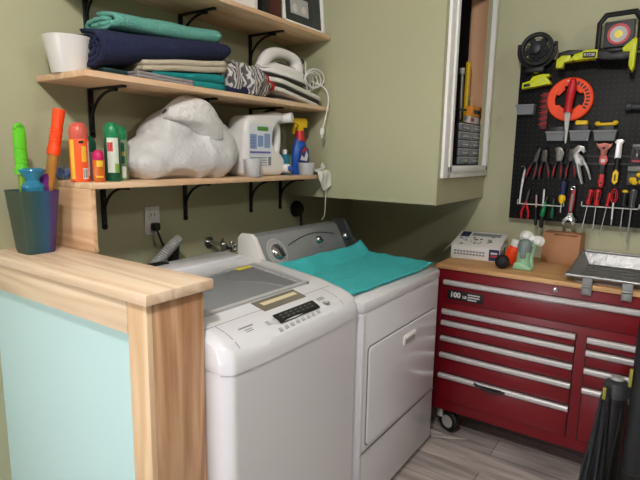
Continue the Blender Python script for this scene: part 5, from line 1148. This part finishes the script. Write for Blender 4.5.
b = MB(); b.box((2.832, 0.985, NZ), (2.865, 1.005, NZ + 0.56), 0.003, M=None); b.build('beam', YEL, t); MB().box((2.838, 0.982, NZ + 0.3), (2.86, 0.986, NZ + 0.38), 0.002).build('vial', LIMEC, t)
t = thing('metal_tube', 'pale metal tube leaning upright beside the yellow level', 'tube', (2.79, 1.0, NZ))
MB().cyl((2.785, 1.0, NZ), (2.79, 1.01, NZ + 0.5), 0.012, n=16).build('tube_wall', STEEL, t); MB().cyl((2.79, 1.01, NZ + 0.49), (2.7903, 1.0106, NZ + 0.52), 0.014, n=16).build('cap', WHITEP, t)

# ------------------------------------------------------------------ black gear standing at the right
t = thing('black_pole', 'tall thick black pole standing in front of the chest at the frame edge', 'pole', (2.2, 0.018, 0))
b = MB(); b.cyl((2.2, 0.012, 0.0), (2.2, 0.012, 1.25), 0.037, n=28); b.build('shaft', mat('matte_black_tube', (34, 36, 40), 0.5), t)
MB().lathe([(0.037, 0.0), (0.044, 0.005), (0.044, 0.16), (0.037, 0.165)], (2.2, 0.012, 0.09), n=28).build('lower_sleeve', RUBB, t)
MB().box((2.165, 0.046, 0.60), (2.185, 0.058, 0.67), 0.003).build('lime_tag', mat('olive_lime', (150, 150, 60), 0.6), t)
t = thing('black_canister', 'black upright canister with grey domed cap beside the black pole', 'canister', (2.26, 0.095, 0))
b = MB(); b.lathe([(0, 0), (0.045, 0), (0.045, 0.50), (0.041, 0.52), (0, 0.52)], (2.26, 0.098, 0), n=28); b.build('body', BLACKP, t)
b = MB(); b.lathe([(0.047, 0.515), (0.048, 0.555), (0.04, 0.575), (0.02, 0.585), (0, 0.586)], (2.26, 0.098, 0), n=28); b.build('cap', DKGREY, t)
MB().lathe([(0.026, 0.586), (0.022, 0.596), (0, 0.598)], (2.26, 0.098, 0), n=20).build('cap_plate', LGREY, t)
MB().tube([(2.23, 0.075, 0.5), (2.215, 0.07, 0.42), (2.205, 0.085, 0.3), (2.2, 0.09, 0.1), (2.2, 0.095, 0.004)], 0.006, smooth=2).build('hose', RUBB, t)
t = thing('cord_bundle', 'fan of hanging black cords with small lime tie beside the canister', 'cords', (2.2, 0.14, 0))
random.seed(21)
for k in range(12):
    u = k / 11; y0 = 0.118 + 0.022 * u; y1 = 0.105 + 0.078 * u; x = 2.2 + 0.03 * random.uniform(-1, 1)
    MB().tube([(2.205 + 0.006 * math.sin(k * 2), y0, 0.535 + 0.025 * math.sin(k * 1.7)), (2.205 + 0.01 * math.sin(k), (y0 * 0.6 + y1 * 0.4), 0.36), (x, y1 * 0.9 + 0.015 + 0.008 * math.sin(k * 3), 0.15), (x, y1 + 0.006 * math.sin(k * 5), 0.004)], 0.0062, n=8, smooth=2).build('cord', mat('charcoal_cord', (44, 47, 52), 0.5) if k % 3 else RUBB, t)
MB().torus((2.205, 0.129, 0.50), 0.015, 0.004, (0, 0, 1), n=18, k=6).build('tie', BLACKP, t)
MB().box((2.19, 0.128, 0.515), (2.197, 0.14, 0.565), 0.002).build('lime_tie', mat('olive_lime', (150, 150, 60), 0.6), t)
t = thing('coiled_white_cord', 'little coil of pale cord on the floor between dryer and chest', 'cord', (2.37, 0.93, 0))
b = MB()
for k in range(6): b.tube([(2.345 + 0.006 * k, 0.93 - 0.012 * k, 0.06 - 0.006 * k), (2.335 + 0.005 * k, 0.905 - 0.012 * k, 0.045), (2.35 + 0.008 * k, 0.875 - 0.01 * k, 0.004), (2.42 + 0.006 * k, 0.84 - 0.02 * k, 0.004)], 0.002, smooth=2, n=6)
b.build('strands', mat('pale_cord', (206, 202, 196), 0.6), t)

# ------------------------------------------------------------------ camera
f = 505.67; yaw, pit, rol = (math.radians(a) for a in (34.664, -9.4815, 1.0328))
F = Vector((math.cos(yaw) * math.cos(pit), math.sin(yaw) * math.cos(pit), math.sin(pit))); r0 = Vector((math.sin(yaw), -math.cos(yaw), 0)); u0 = r0.cross(F)
r = r0 * math.cos(rol) + u0 * math.sin(rol); u = -r0 * math.sin(rol) + u0 * math.cos(rol)
cam = bpy.data.objects.new('camera', bpy.data.cameras.new('camera')); C.objects.link(cam)
cam.matrix_world = Matrix(((r.x, u.x, -F.x, 0), (r.y, u.y, -F.y, 0), (r.z, u.z, -F.z, 1.45), (0, 0, 0, 1)))
cam.data.sensor_width = 36; cam.data.lens = f * 36 / 640; cam.data.clip_start = 0.02
bpy.context.scene.camera = cam

# ------------------------------------------------------------------ light
def light(kind, name, loc, power, col, size, rot=(0, 0, 0)):
    d = bpy.data.lights.new(name, kind); d.energy = power; d.color = col
    if kind == 'AREA': d.size = size; d.shape = 'DISK'
    else: d.shadow_soft_size = size
    o = bpy.data.objects.new(name, d); C.objects.link(o); o.location = loc; o.rotation_euler = rot; return o
light('POINT', 'ceiling_lamp', (-0.08, 0.23, 2.66), 92, (1.0, 0.975, 0.95), 0.08)
light('POINT', 'rear_lamp', (1.1, -1.5, 2.66), 34, (1.0, 0.975, 0.95), 0.1)
light('AREA', 'mint_side_fill', (-1.55, 1.25, 0.8), 5.6, (0.97, 0.98, 1.0), 0.8, (0, -PI / 2, -0.11)).data.spread = 1.3  # added unseen fill that brightens the mint side of the half wall
w = bpy.data.worlds.new('World'); bpy.context.scene.world = w; w.use_nodes = True
w.node_tree.nodes['Background'].inputs[0].default_value = (0.8, 0.85, 0.9, 1); w.node_tree.nodes['Background'].inputs[1].default_value = 0.15
sc = bpy.context.scene
sc.view_settings.view_transform = 'Standard'; sc.view_settings.look = 'None'; sc.view_settings.exposure = 0.0
sc.cycles.use_denoising = True
